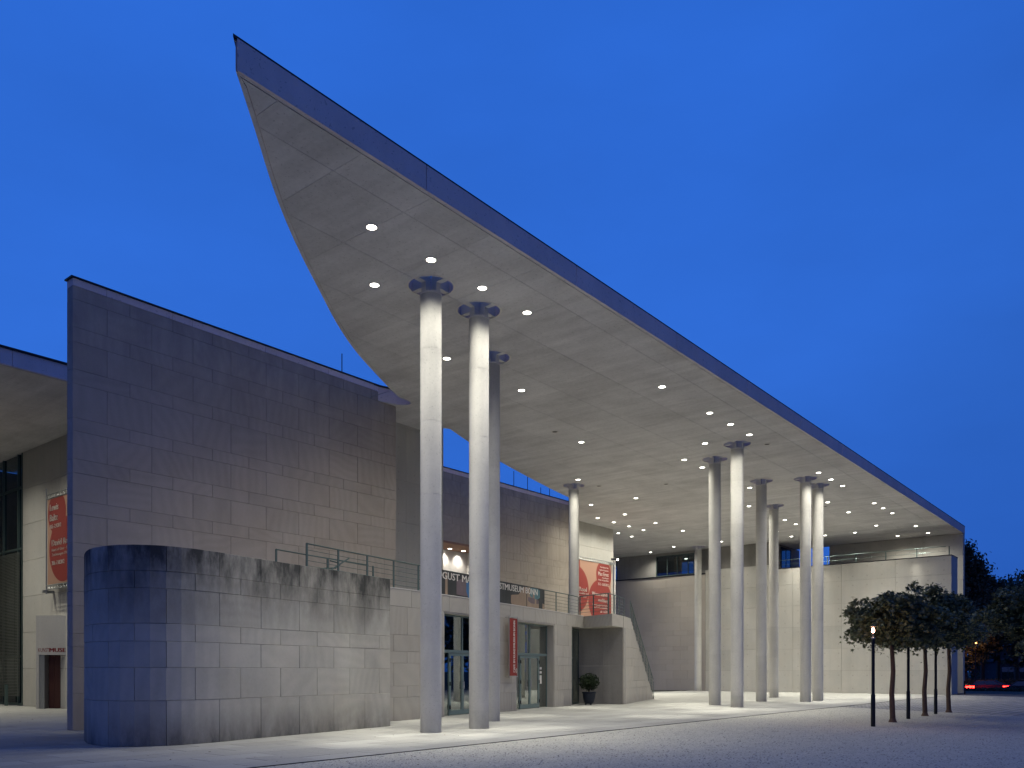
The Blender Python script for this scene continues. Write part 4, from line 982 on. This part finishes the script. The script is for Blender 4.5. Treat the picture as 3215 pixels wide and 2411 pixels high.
# glazed wall with louvres
gw = empty('louvred_glass_wall', (15.35, 43.5, 0), 'tall glass wall screened by dark horizontal louvres at the left edge', 'window')
fr = MB()
for y in (41.44, 41.93, 43.70, 45.45): fr.box(15.28, 15.42, y, y+.08, 0.03, ZR-.01)
for z in (0.03, 2.24, 7.22, 10.05): fr.box(15.30, 15.41, 41.5, 45.5, z, z+.10)
gf = fr.build('glazing_frame', M['green_metal'], gw)
for a, c in ((41.52, 41.93), (42.01, 43.70), (43.78, 45.45)):
    for z0, z1 in ((.13, 2.24), (2.34, 7.22), (7.32, 10.05), (10.15, ZR-.02)): MB().box(15.36, 15.37, a, c, z0, z1).build('pane', M['glass_dark'], gf)
lv = MB()
for k in range(128):
    z = .45 + .07*k
    if z > 7.1: break
    for a, c in ((41.52, 41.93), (42.01, 43.70), (43.78, 45.45)): lv.box(15.16, 15.22, a, c, z, z+.034)
tag(lv.build('louvre_slats', M['louvre'], gw), kind='stuff')
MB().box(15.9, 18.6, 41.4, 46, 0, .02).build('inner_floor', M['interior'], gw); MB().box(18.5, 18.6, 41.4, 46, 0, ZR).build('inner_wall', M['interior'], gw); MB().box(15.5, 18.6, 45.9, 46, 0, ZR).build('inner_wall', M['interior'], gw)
for y, l in ((42.3, 'right'), (43.45, 'left')):
    tag(MB().box(14.86, 14.98, y-.06, y+.06, 0, .98).build('green_bollard', M['green_metal'], org=(14.9, y, 0)), 'waist-high green post, %s of the two before the louvred glass wall' % l, 'bollard')
# entrance block with dark wooden door
rdir = Vector((math.sin(TH), -math.cos(TH))); e0 = Vector((14.50, 37.86)); en = Vector((-rdir.y, rdir.x))
def eb(a, c, o0, o1, z0, z1): return MB().prism([tuple(e0+rdir*a+en*o0), tuple(e0+rdir*c+en*o0), tuple(e0+rdir*c+en*o1), tuple(e0+rdir*a+en*o1)], z0, z1)
eb_o = empty('entrance_block', (e0.x, e0.y, 0), 'pale concrete entrance block with museum lettering over a dark wooden door', 'entrance')
eb(0, .12, 0, 1.6, 0, 3.98).build('side_wall', M['concrete'], eb_o); eb(.12, 3.6, 0, 1.6, 2.30, 3.98).build('lintel_wall', M['concrete'], eb_o); eb(3.3, 3.6, 0, 1.6, 0, 2.30).build('side_wall', M['concrete'], eb_o)
dr = eb(.36, 3.3, .35, .42, 0.01, 2.30).build('door', M['wood'], eb_o)
for k in range(12): eb(.37+.245*k, .605+.245*k, .325, .352, .03, 2.28).build('board', M['wood'], dr)
eb(.12, .35, .02, .5, 0, 2.30).build('reveal', M['galv'], eb_o)
def emap(u, v, e=0.): p = e0 + rdir*u - en*(.006+e); return (p.x, p.y, v)
lettering('KUNST', .17, emap, .10, 2.42, 'L', width=.46).build('lettering', M['sign_red'], eb_o)
lettering('MUSEUM', .17, emap, .58, 2.42, 'L', width=1.11, bold=.014).build('lettering', M['sign_red'], eb_o)
for i, (x, y) in enumerate(((10.4, 32.2), (12.3, 36.2), (12.3, 40.2), (9.5, 40.2))):
    downlight(x, y, ZR, 'lit downlight in the side roof at the left edge, %s from its front' % ORD[i], 'downlights in the side roof', nar=L_N if i > 1 else None, wide=spot('spill_light', 900, 130, 1., LAMP_COL))

# lightning rods on the wall tops
for (x, y, h, l) in ((19.2, YB+.25, .75, 'thin lightning rod on top of the tall left stone wall'), (37.3, Y2+.3, .95, 'leftmost of the thin rods on the terrace stone wall top'),
                     (38.6, Y2+.3, .95, 'second thin rod on the terrace stone wall top'), (39.9, Y2+.3, .45, 'shortest thin rod on the terrace stone wall top'), (40.8, Y2+.3, .95, 'rightmost of the thin rods on the terrace stone wall top')):
    b = MB(); b.cyl(x, y, 12.29, 12.29+h, .018, n=6); b.cyl(x, y, 12.29, 12.34, .06, n=8); tag(b.build('lightning_rod', M['metal_dark'], org=(x, y, 12.29)), l, 'rod')

# ================================================================ POTTED SHRUB
px, py = 33.0, 22.0
pt = empty('potted_shrub', (px, py, 0), 'leafy shrub in a dark blue pot standing in the recess by the cafe', 'plant')
smooth_by_angle(MB().lathe(px, py, [(.17, .05), (.24, .12), (.30, .35), (.31, .52), (.35, .56), (.35, .61), (.31, .61), (.30, .56), (.05, .55)], 32).build('pot', M['pot'], pt), 40)
b = MB()
for a in range(3): b.cyl(px+.16*math.cos(a*2.1), py+.16*math.sin(a*2.1), 0, .06, .05, n=8)
b.build('pot_feet', M['pot'], pt)
b = MB()
for i in range(11):
    a = random.random()*6.28; r = random.uniform(.1, .42); b.tube([(px, py, .55), (px+r*.4*math.cos(a), py+r*.4*math.sin(a), .85), (px+r*math.cos(a), py+r*math.sin(a), random.uniform(1.05, 1.35))], .012, 5, r1=.004)
b.build('stems', M['bark'], pt)
def leaf_cloud(pts, size, shape, flat=.5, droop=0.):
    """many small real leaf faces; pts Nx3 array"""
    n = len(pts); sh = np.array(shape); k = len(sh)
    nrm = RNG.normal(size=(n, 3)); nrm[:, 2] = np.abs(nrm[:, 2])*(1+flat*2) ; nrm /= np.linalg.norm(nrm, axis=1)[:, None]
    u = np.cross(nrm, RNG.normal(size=(n, 3))); u[:, 2] -= droop; u -= nrm*np.sum(u*nrm, axis=1)[:, None]; u /= np.linalg.norm(u, axis=1)[:, None]; v = np.cross(nrm, u)
    sc_ = size*RNG.uniform(.7, 1.3, size=(n, 1, 1))
    V = pts[:, None, :] + sc_*(sh[None, :, 0:1]*u[:, None, :] + sh[None, :, 1:2]*v[:, None, :] + sh[None, :, 2:3]*nrm[:, None, :])
    return V.reshape(-1, 3), k
def leaf_mesh(name, V, k, faces, material, parent, org):
    V = V - np.array(org); n = len(V)//k; F = (np.array(faces)[None, :, :] + (np.arange(n)*k)[:, None, None]).reshape(-1, 3)
    me = bpy.data.meshes.new(name); me.vertices.add(len(V)); me.vertices.foreach_set('co', V.astype(np.float32).ravel())
    me.loops.add(len(F)*3); me.loops.foreach_set('vertex_index', F.astype(np.int32).ravel())
    me.polygons.add(len(F)); me.polygons.foreach_set('loop_start', np.arange(0, len(F)*3, 3, dtype=np.int32)); me.polygons.foreach_set('loop_total', np.full(len(F), 3, dtype=np.int32))
    me.materials.append(material); me.update(calc_edges=True); me.validate(); o = bpy.data.objects.new(name, me); COL.objects.link(o); o.parent = parent; return o
OVAL = [(-1, 0, 0), (0, -.42, .06), (1, 0, -.12), (0, .42, .06)]; OVF = [(0, 1, 2), (0, 2, 3)]
def ball(n, c, r, shell=.5):
    d = RNG.normal(size=(n, 3)); d /= np.linalg.norm(d, axis=1)[:, None]; q = RNG.uniform(shell, 1, size=(n, 1)) ; return np.array(c) + d*q*np.array(r)
V, k = leaf_cloud(ball(2300, (px, py, 1.08), (.52, .52, .44), .15), .058, OVAL); leaf_mesh('foliage', V, k, OVF, M['leaf_pot'], pt, (px, py, 0))

# ================================================================ MAPLES AND LAMP POSTS
# maple leaf: five pointed lobes
ML = [(-.15, 0, 0), (.2, -.95, -.12), (.28, -.38, .03), (.95, -.62, -.12), (.62, -.2, .03), (1.25, 0, -.2), (.62, .2, .03), (.95, .62, -.12), (.28, .38, .03), (.2, .95, -.12)]
MLF = [(0, 1, 2), (0, 2, 4), (2, 3, 4), (0, 4, 6), (4, 5, 6), (0, 6, 8), (6, 7, 8), (0, 8, 9)]
def maple(x, y, zb, zt, R, lean, label, nclump=210, per=80, trunk_r=.070, sk=0.):
    t = empty('maple_tree', (x, y, 0), label, 'tree', 'round-crowned maples in the gravel')
    zc = (zb+zt)/2; H = (zt-zb)/2
    path = [(x+.03, y, -.03), (x, y, .12), (x+lean*.25, y+.02, .9), (x+lean*.5, y-.03, 1.6), (x+lean, y, zb+.15), (x+lean, y, zc)]
    tb = MB(); tb.tube(path, trunk_r*1.35, 12, r1=trunk_r*.75); tb.tube([(x, y, -.03), (x, y, .10)], trunk_r*2.0, 10, r1=trunk_r*1.25)
    smooth_by_angle(tb.build('trunk', M['bark'], t), 60)
    cx, cy = x+lean*1.0+sk, y
    bb = MB(); cl = []
    for i in range(nclump):
        d = RNG.normal(size=3); d /= np.linalg.norm(d); q = RNG.uniform(.25, 1.0)**.6
        lump = 1 + .16*math.sin(d[0]*5+x) + .15*math.sin(d[1]*6+y+d[2]*3) + .08*math.sin(d[2]*9+d[0]*8)
        zf = d[2]*(1.0 if d[2] > 0 else .85)
        cl.append((cx + d[0]*q*R*lump, cy + d[1]*q*R*lump, zc + zf*q*H*lump))
    for i in range(0, nclump, 9):
        c = cl[i]; bb.tube([(x+lean, y, zb+.25+random.random()*.3), ((x+lean+c[0])/2, (y+c[1])/2, (zb+.3+c[2])/2+.15), c], .028, 5, r1=.007)
    bb.build('limbs', M['bark'], t)
    pts = []
    for c in cl:
        r = RNG.uniform(.16, .30); m = int(per*(r/.24)**2)
        p = RNG.normal(size=(m, 3))*np.array([r, r, r*.42])*.62; p[:, 2] -= .40*np.sum(p[:, :2]**2, axis=1)/r
        pts.append(np.array(c)+p)
    V, k = leaf_cloud(np.vstack(pts), .08, ML, flat=.6, droop=.9)
    leaf_mesh('crown', V, k, MLF, M['leaf'], t, (x, y, 0))
maple(27.87, 7.07, 2.34, 4.14, 1.24, -.12, 'nearest round maple, bent trunk, just right of the lit lamp post')
maple(32.44, 7.14, 2.38, 4.46, 1.40, -.02, 'second maple from the lit lamp, crown merging with the first', per=78)
maple(35.81, 7.03, 2.42, 4.62, 1.18, .0, 'third and farthest maple in the row before the end of the long wall', per=70, sk=.1)
maple(28.55, 2.9, 2.30, 4.15, 1.50, .0, 'maple reaching in at the right edge of the view', trunk_r=.1)
for (x, y, zt, l, pw_) in ((25.29, 6.95, 2.60, 'slim black lamp post with the bright star-like bulb, in front of the nearest maple', 110.), (30.06, 7.13, 3.0, 'slim black lamp post between the first and second maple', 22.), (34.17, 7.15, 3.0, 'slim black lamp post between the second and third maple', 22.)):
    t = empty('lamp_post', (x, y, 0), l, 'lamp post', 'slim lamp posts beside the maples')
    smooth_by_angle(MB().lathe(x, y, [(.062, -.02), (.062, .9), (.046, .95), (.046, zt-.06)], 16).build('pole', M['black'], t), 30)
    MB().lathe(x, y, [(.05, zt-.06), (.062, zt-.05), (.062, zt-.02), (.03, zt)], 16).build('collar', M['galv'], t)
    MB().lathe(x, y, [(.012, zt), (.012, zt+.12)], 8).build('stem', M['galv'], t)
    MB().lathe(x, y, [(.01, zt+.12), (.035, zt+.14), (.045, zt+.19), (.035, zt+.24), (.008, zt+.28)], 14).build('bulb', M['warmglow'], t)
    MB().lathe(x, y, [(.09, zt+.30), (.085, zt+.315), (.01, zt+.34)], 14).build('cap', M['black'], t)
    l_ = bpy.data.lights.new('lamp_light', 'POINT'); l_.energy = pw_; l_.color = (1, .55, .28); l_.shadow_soft_size = .05
    o = bpy.data.objects.new('lamp_light', l_); COL.objects.link(o); o.parent = t; o.location = (0, 0, zt+.22-.0)

# ================================================================ FAR SIDE OF THE STREET
def Pw(xd, d):    # ground position at picture bearing xd (0..2212) and distance d
    l = (xd-1106)/1780*d; return (math.cos(TH)*d + math.sin(TH)*l, math.sin(TH)*d - math.cos(TH)*l)
def big_tree(bearing, d, ztop, R, label, zb=3., trunk=.3, n=3600, conif=False, lean=0., airy=1., zg=-.75):
    kk = 1.28; d *= kk; ztop = 1.6+(ztop-1.6)*kk; zb = 1.6+(zb-1.6)*kk; R *= kk*.95
    x, y = Pw(bearing, d); t = empty('street_tree', (x, y, zg), label, 'tree', 'tall trees across the street')
    zc = (zb+ztop)/2; tb = MB(); tb.tube([(x, y, zg-.1), (x+lean*.4, y, zb*.6), (x+lean, y, zb+1), (x+lean, y, ztop*.85)], trunk, 8, r1=trunk*.3)
    tb.build('trunk', M['bark_far'], t); bb = MB()
    nc = int(90*airy); cl = []
    for i in range(nc):
        dd_ = RNG.normal(size=3); dd_ /= np.linalg.norm(dd_); q = RNG.uniform(.35, 1)**.6; h = (dd_[2]*q+1)/2
        taper = (1.25-.95*h) if conif else 1.0
        cl.append((x+lean+dd_[0]*q*R*taper, y+dd_[1]*q*R*taper, zb + (ztop-zb)*h))
    for i in range(0, nc, 7): c = cl[i]; bb.tube([(x+lean, y, max(zb, c[2]-2.2)), ((x+lean+c[0])/2, (y+c[1])/2, c[2]-.9), c], .09, 5, r1=.02)
    bb.build('limbs', M['bark_far'], t); pts = []
    for c in cl:
        r = RNG.uniform(.5, 1.25); p = RNG.normal(size=(int(n/nc), 3))*np.array([r, r, r*.6])*.55; pts.append(np.array(c)+p)
    V, k = leaf_cloud(np.vstack(pts), .25, OVAL, flat=.2); leaf_mesh('crown', V, k, OVF, M['leaf_far'], t, (x, y, zg))
big_tree(2086, 78, 14.6, 3.1, 'tall dark tree rising just right of the end wall', zb=1.5, n=15000, conif=True, airy=2.)
big_tree(2122, 82, 11.0, 2.9, 'broad dark tree right behind the tall one across the street', zb=3.6, n=9000, airy=1.5)
big_tree(2156, 88, 11.4, 3.4, 'loose airy tree between the broad tree and the dark house', zb=4.2, n=6500, airy=1.2)
big_tree(2196, 90, 11.6, 3.6, 'airy tree standing before the dark house', zb=5.2, n=6500, airy=1.2)
big_tree(2236, 86, 12.0, 3.6, 'tree at the right edge across the street', zb=4.6, n=7000, airy=1.2)
big_tree(2108, 112, 10.5, 6.0, 'large tree filling the gap far behind the others', zb=-.4, n=12000, airy=2.)
big_tree(2060, 100, 9.0, 5.0, 'tree mostly hidden behind the end wall', zb=-.5, n=5000)
# low hedge along the verge
def hedge(b0, d0, b1, d1, h, w_, zg, label, n):
    p0, p1 = Pw(b0, d0), Pw(b1, d1); L = math.hypot(p1[0]-p0[0], p1[1]-p0[1]); tt = RNG.uniform(0, 1, n); off = RNG.normal(size=n)*w_
    ux, uy = (p1[0]-p0[0])/L, (p1[1]-p0[1])/L
    pts = np.stack([p0[0]+tt*(p1[0]-p0[0]) - uy*off, p0[1]+tt*(p1[1]-p0[1]) + ux*off, zg + h*RNG.uniform(0, 1, n)*(1-.25*np.abs(off)/w_/2)], 1)
    t = empty('low_hedge', (*p0, zg), label, 'hedge')
    V, k = leaf_cloud(pts, .10, OVAL, flat=.2); leaf_mesh('foliage', V, k, OVF, M['leaf_far'], t, (*p0, zg))
hedge(2050, 74, 2290, 73, .42, .35, -.30, 'low clipped hedge between the two roads', 7000)
hedge(2040, 98, 2300, 97, 1.5, .8, -.75, 'taller unlit hedge beneath the street trees', 9000)
# dark house
hx, hy = Pw(2192, 135)
hs = empty('dark_house', (hx, hy, -.75), 'unlit flat-roofed house with wide windows among the street trees', 'house', rotz=TH-math.pi/2)
def hb(x0, x1, y0, y1, z0, z1, n, m, par): 
    b = MB(); b.box(x0, x1, y0, y1, z0, z1); o = b.build(n, M[m], None, org=(0, 0, 0)); o.parent = par; return o
hb(-2.7, 9, 0, 8, 0, 3.9, 'wall', 'house', hs); hb(-3.0, 9.3, -.5, 8.3, 3.9, 4.4, 'roof', 'house_trim', hs); hb(-1.5, 9, 1, 8, 4.4, 6.6, 'upper_storey', 'house', hs)
for x0, x1 in ((-2.2, -.1), (.7, 3.4), (4.2, 6.6)):
    f_ = hb(x0, x1, -.06, .02, .9, 3.1, 'window', 'house_trim', hs)
    for k in range(2): a = x0+.08+(x1-x0-.1)*k/2; hb(a, a+(x1-x0)/2-.12, -.08, -.065, 1.0, 3.0, 'pane', 'glass_dark', f_)
# street lamps far off
for (bx_, d, z, l) in ((2125, 105, 6.3, 'small orange street lamp glowing through the branches, upper one'), (2107.5, 96, 4.9, 'small orange street lamp glowing beside the maple crown, lower one')):
    x, y = Pw(bx_, d); t = empty('street_lamp', (x, y, -.75), l, 'street lamp')
    MB().tube([(x, y, -.75), (x, y, z-.15)], .06, 8, r1=.04).build('pole', M['black'], t); MB().lathe(x, y, [(.05, z-.15), (.15, z-.05), (.15, z+.08), (.04, z+.16)], 14).build('lamp_head', M['orange'], t)
    l_ = bpy.data.lights.new('lamp_light', 'POINT'); l_.energy = 200; l_.color = (1, .36, .12); l_.shadow_soft_size = .15; o = bpy.data.objects.new('lamp_light', l_); COL.objects.link(o); o.parent = t; o.location = (0, 0, z+.75-.4)
# cars on the far road
def car(x, y, label, paint, heading):
    t = empty('passing_car', (x, y, -.74), label, 'car', 'cars on the road beyond the forecourt', rotz=heading)
    def part(name, b, m, par=t): o = b.build(name, M[m], None, org=(0, 0, 0)); o.parent = par; return o
    P = [(-2.15, .32), (2.1, .32), (2.18, .55), (2.12, .74), (1.2, .90), (.55, 1.38), (-.95, 1.42), (-1.75, 1.0), (-2.16, .95), (-2.22, .6)]
    b = MB(); n = len(P); vs = []
    for yy, ins in ((-.86, 0), (-.80, .0), (.80, .0), (.86, 0)):
        for (a, z) in P: vs.append((a, yy*(1 - (.16 if z > 1.1 else 0)), z))
    fs = [tuple(range(n))[::-1], tuple(range(3*n, 4*n))] + [(k_*n+i, k_*n+(i+1) % n, (k_+1)*n+(i+1) % n, (k_+1)*n+i) for k_ in range(3) for i in range(n)]
    b.add(vs, fs); part('body', b, paint)
    for sy in (-1, 1):
        for (pp_) in ([(.95, .93), (.48, 1.33), (-.15, 1.35), (-.15, .95)], [(-.22, .95), (-.22, 1.35), (-.9, 1.36), (-1.5, 1.02)]):
            b = MB(); vs = [(a, sy*(.865 - (.0 if z < 1.1 else .10)), z) for a, z in pp_]; b.add(vs, [(0, 1, 2, 3)]); part('side_window', b, 'glass_dark')
        for wx in (-1.35, 1.32):
            b = MB(); vs = []
            for q in (sy*.88, sy*.68): vs += [(wx+.32*math.cos(a_), q, .32+.32*math.sin(a_)) for a_ in np.linspace(0, 2*math.pi, 16, endpoint=False)]
            b.add(vs, [tuple(range(16)), tuple(range(16, 32))[::-1]] + [(i, (i+1) % 16, (i+1) % 16+16, i+16) for i in range(16)]); wh = part('wheel', b, 'rubber')
            b = MB(); b.add([(wx+.19*math.cos(a_), sy*.885, .32+.19*math.sin(a_)) for a_ in np.linspace(0, 2*math.pi, 12, endpoint=False)], [tuple(range(12))]); part('rim', b, 'galv', wh)
        part('tail_lamp', MB().box(-2.27, -1.80, .42 if sy > 0 else -.90, .90 if sy > 0 else -.42, .66, .86), 'redglow')
        part('headlight', MB().box(2.0, 2.19, sy*.84 if sy > 0 else -.84, sy*.55 if sy > 0 else -.55, .58, .70), 'print')
    return t
hd = math.pi/2
car(92, 18.2, 'dark car with glowing red tail lamps just right of the end wall', 'carpaint', hd)
car(96.2, 15.6, 'grey car with glowing red tail lamps farther right on the far lane', 'cargrey', hd)
car(92.2, 11.6, 'dark car with glowing red tail lamps nearest the right edge of the view', 'carpaint', hd)
b = MB(); b.cyl(65.0, 11.75, -.03, .9, .05, n=12); b.cyl(65.0, 11.75, .9, .93, .06, n=12)
tag(b.build('black_bollard', M['black'], org=(65.0, 11.75, 0)), 'thin dark bollard at the kerb right of the end wall', 'bollard')

# the building across the square behind the camera: seen only as reflections in the glass and as the dim horizon it makes
ob = empty('opposite_building', (20, -48, 0), 'long pale flat-roofed building across the square, behind the viewer', 'building')
MB().box(-30, 75, -70, -48, 0, 11).build('wall', M['house_trim'], ob); MB().box(-30.4, 75.4, -70.4, -47.6, 11, 11.6).build('roof', M['house'], ob)
for i in range(20):
    x = -26 + i*5.0; f_ = MB().box(x, x+3.4, -48.02, -47.9, 1.0, 4.2).build('window', M['house'], ob); MB().box(x+.1, x+3.3, -47.9, -47.88, 1.1, 4.1).build('pane', M['glass_dark'], f_)

cw = empty('court_wall', (1.0, 31, 0), 'concrete wall closing the side court, just outside the left edge', 'wall')
MB().box(.6, 1.0, 31, 46, 0, ZR-.006).build('cast_panel', M['concrete_dark'], cw); MB().box(1.0, 15.2, 46.2, 46.5, 0, ZR-.006).build('cast_panel', M['concrete_dark'], cw)
for i, (x, y) in enumerate(((112, 4), (108, -14), (116, -30), (106, -44), (118, -58), (100, -70), (122, 14), (124, -12))):  # trees out of view, added only for reflections in the cafe glass
    t = empty('street_tree', (x, y, -.75), 'dense unseen tree added right of the view for reflections, %s from the house' % ORD[i], 'tree', 'tall trees across the street')
    MB().tube([(x, y, -.8), (x, y, 6)], .3, 7, r1=.2).build('trunk', M['bark_far'], t)
    V, k = leaf_cloud(ball(2600, (x, y, 7.5), (6.5, 6.5, 6.5), .3), .55, OVAL, flat=.2); leaf_mesh('crown', V, k, OVF, M['leaf_far'], t, (x, y, -.75))
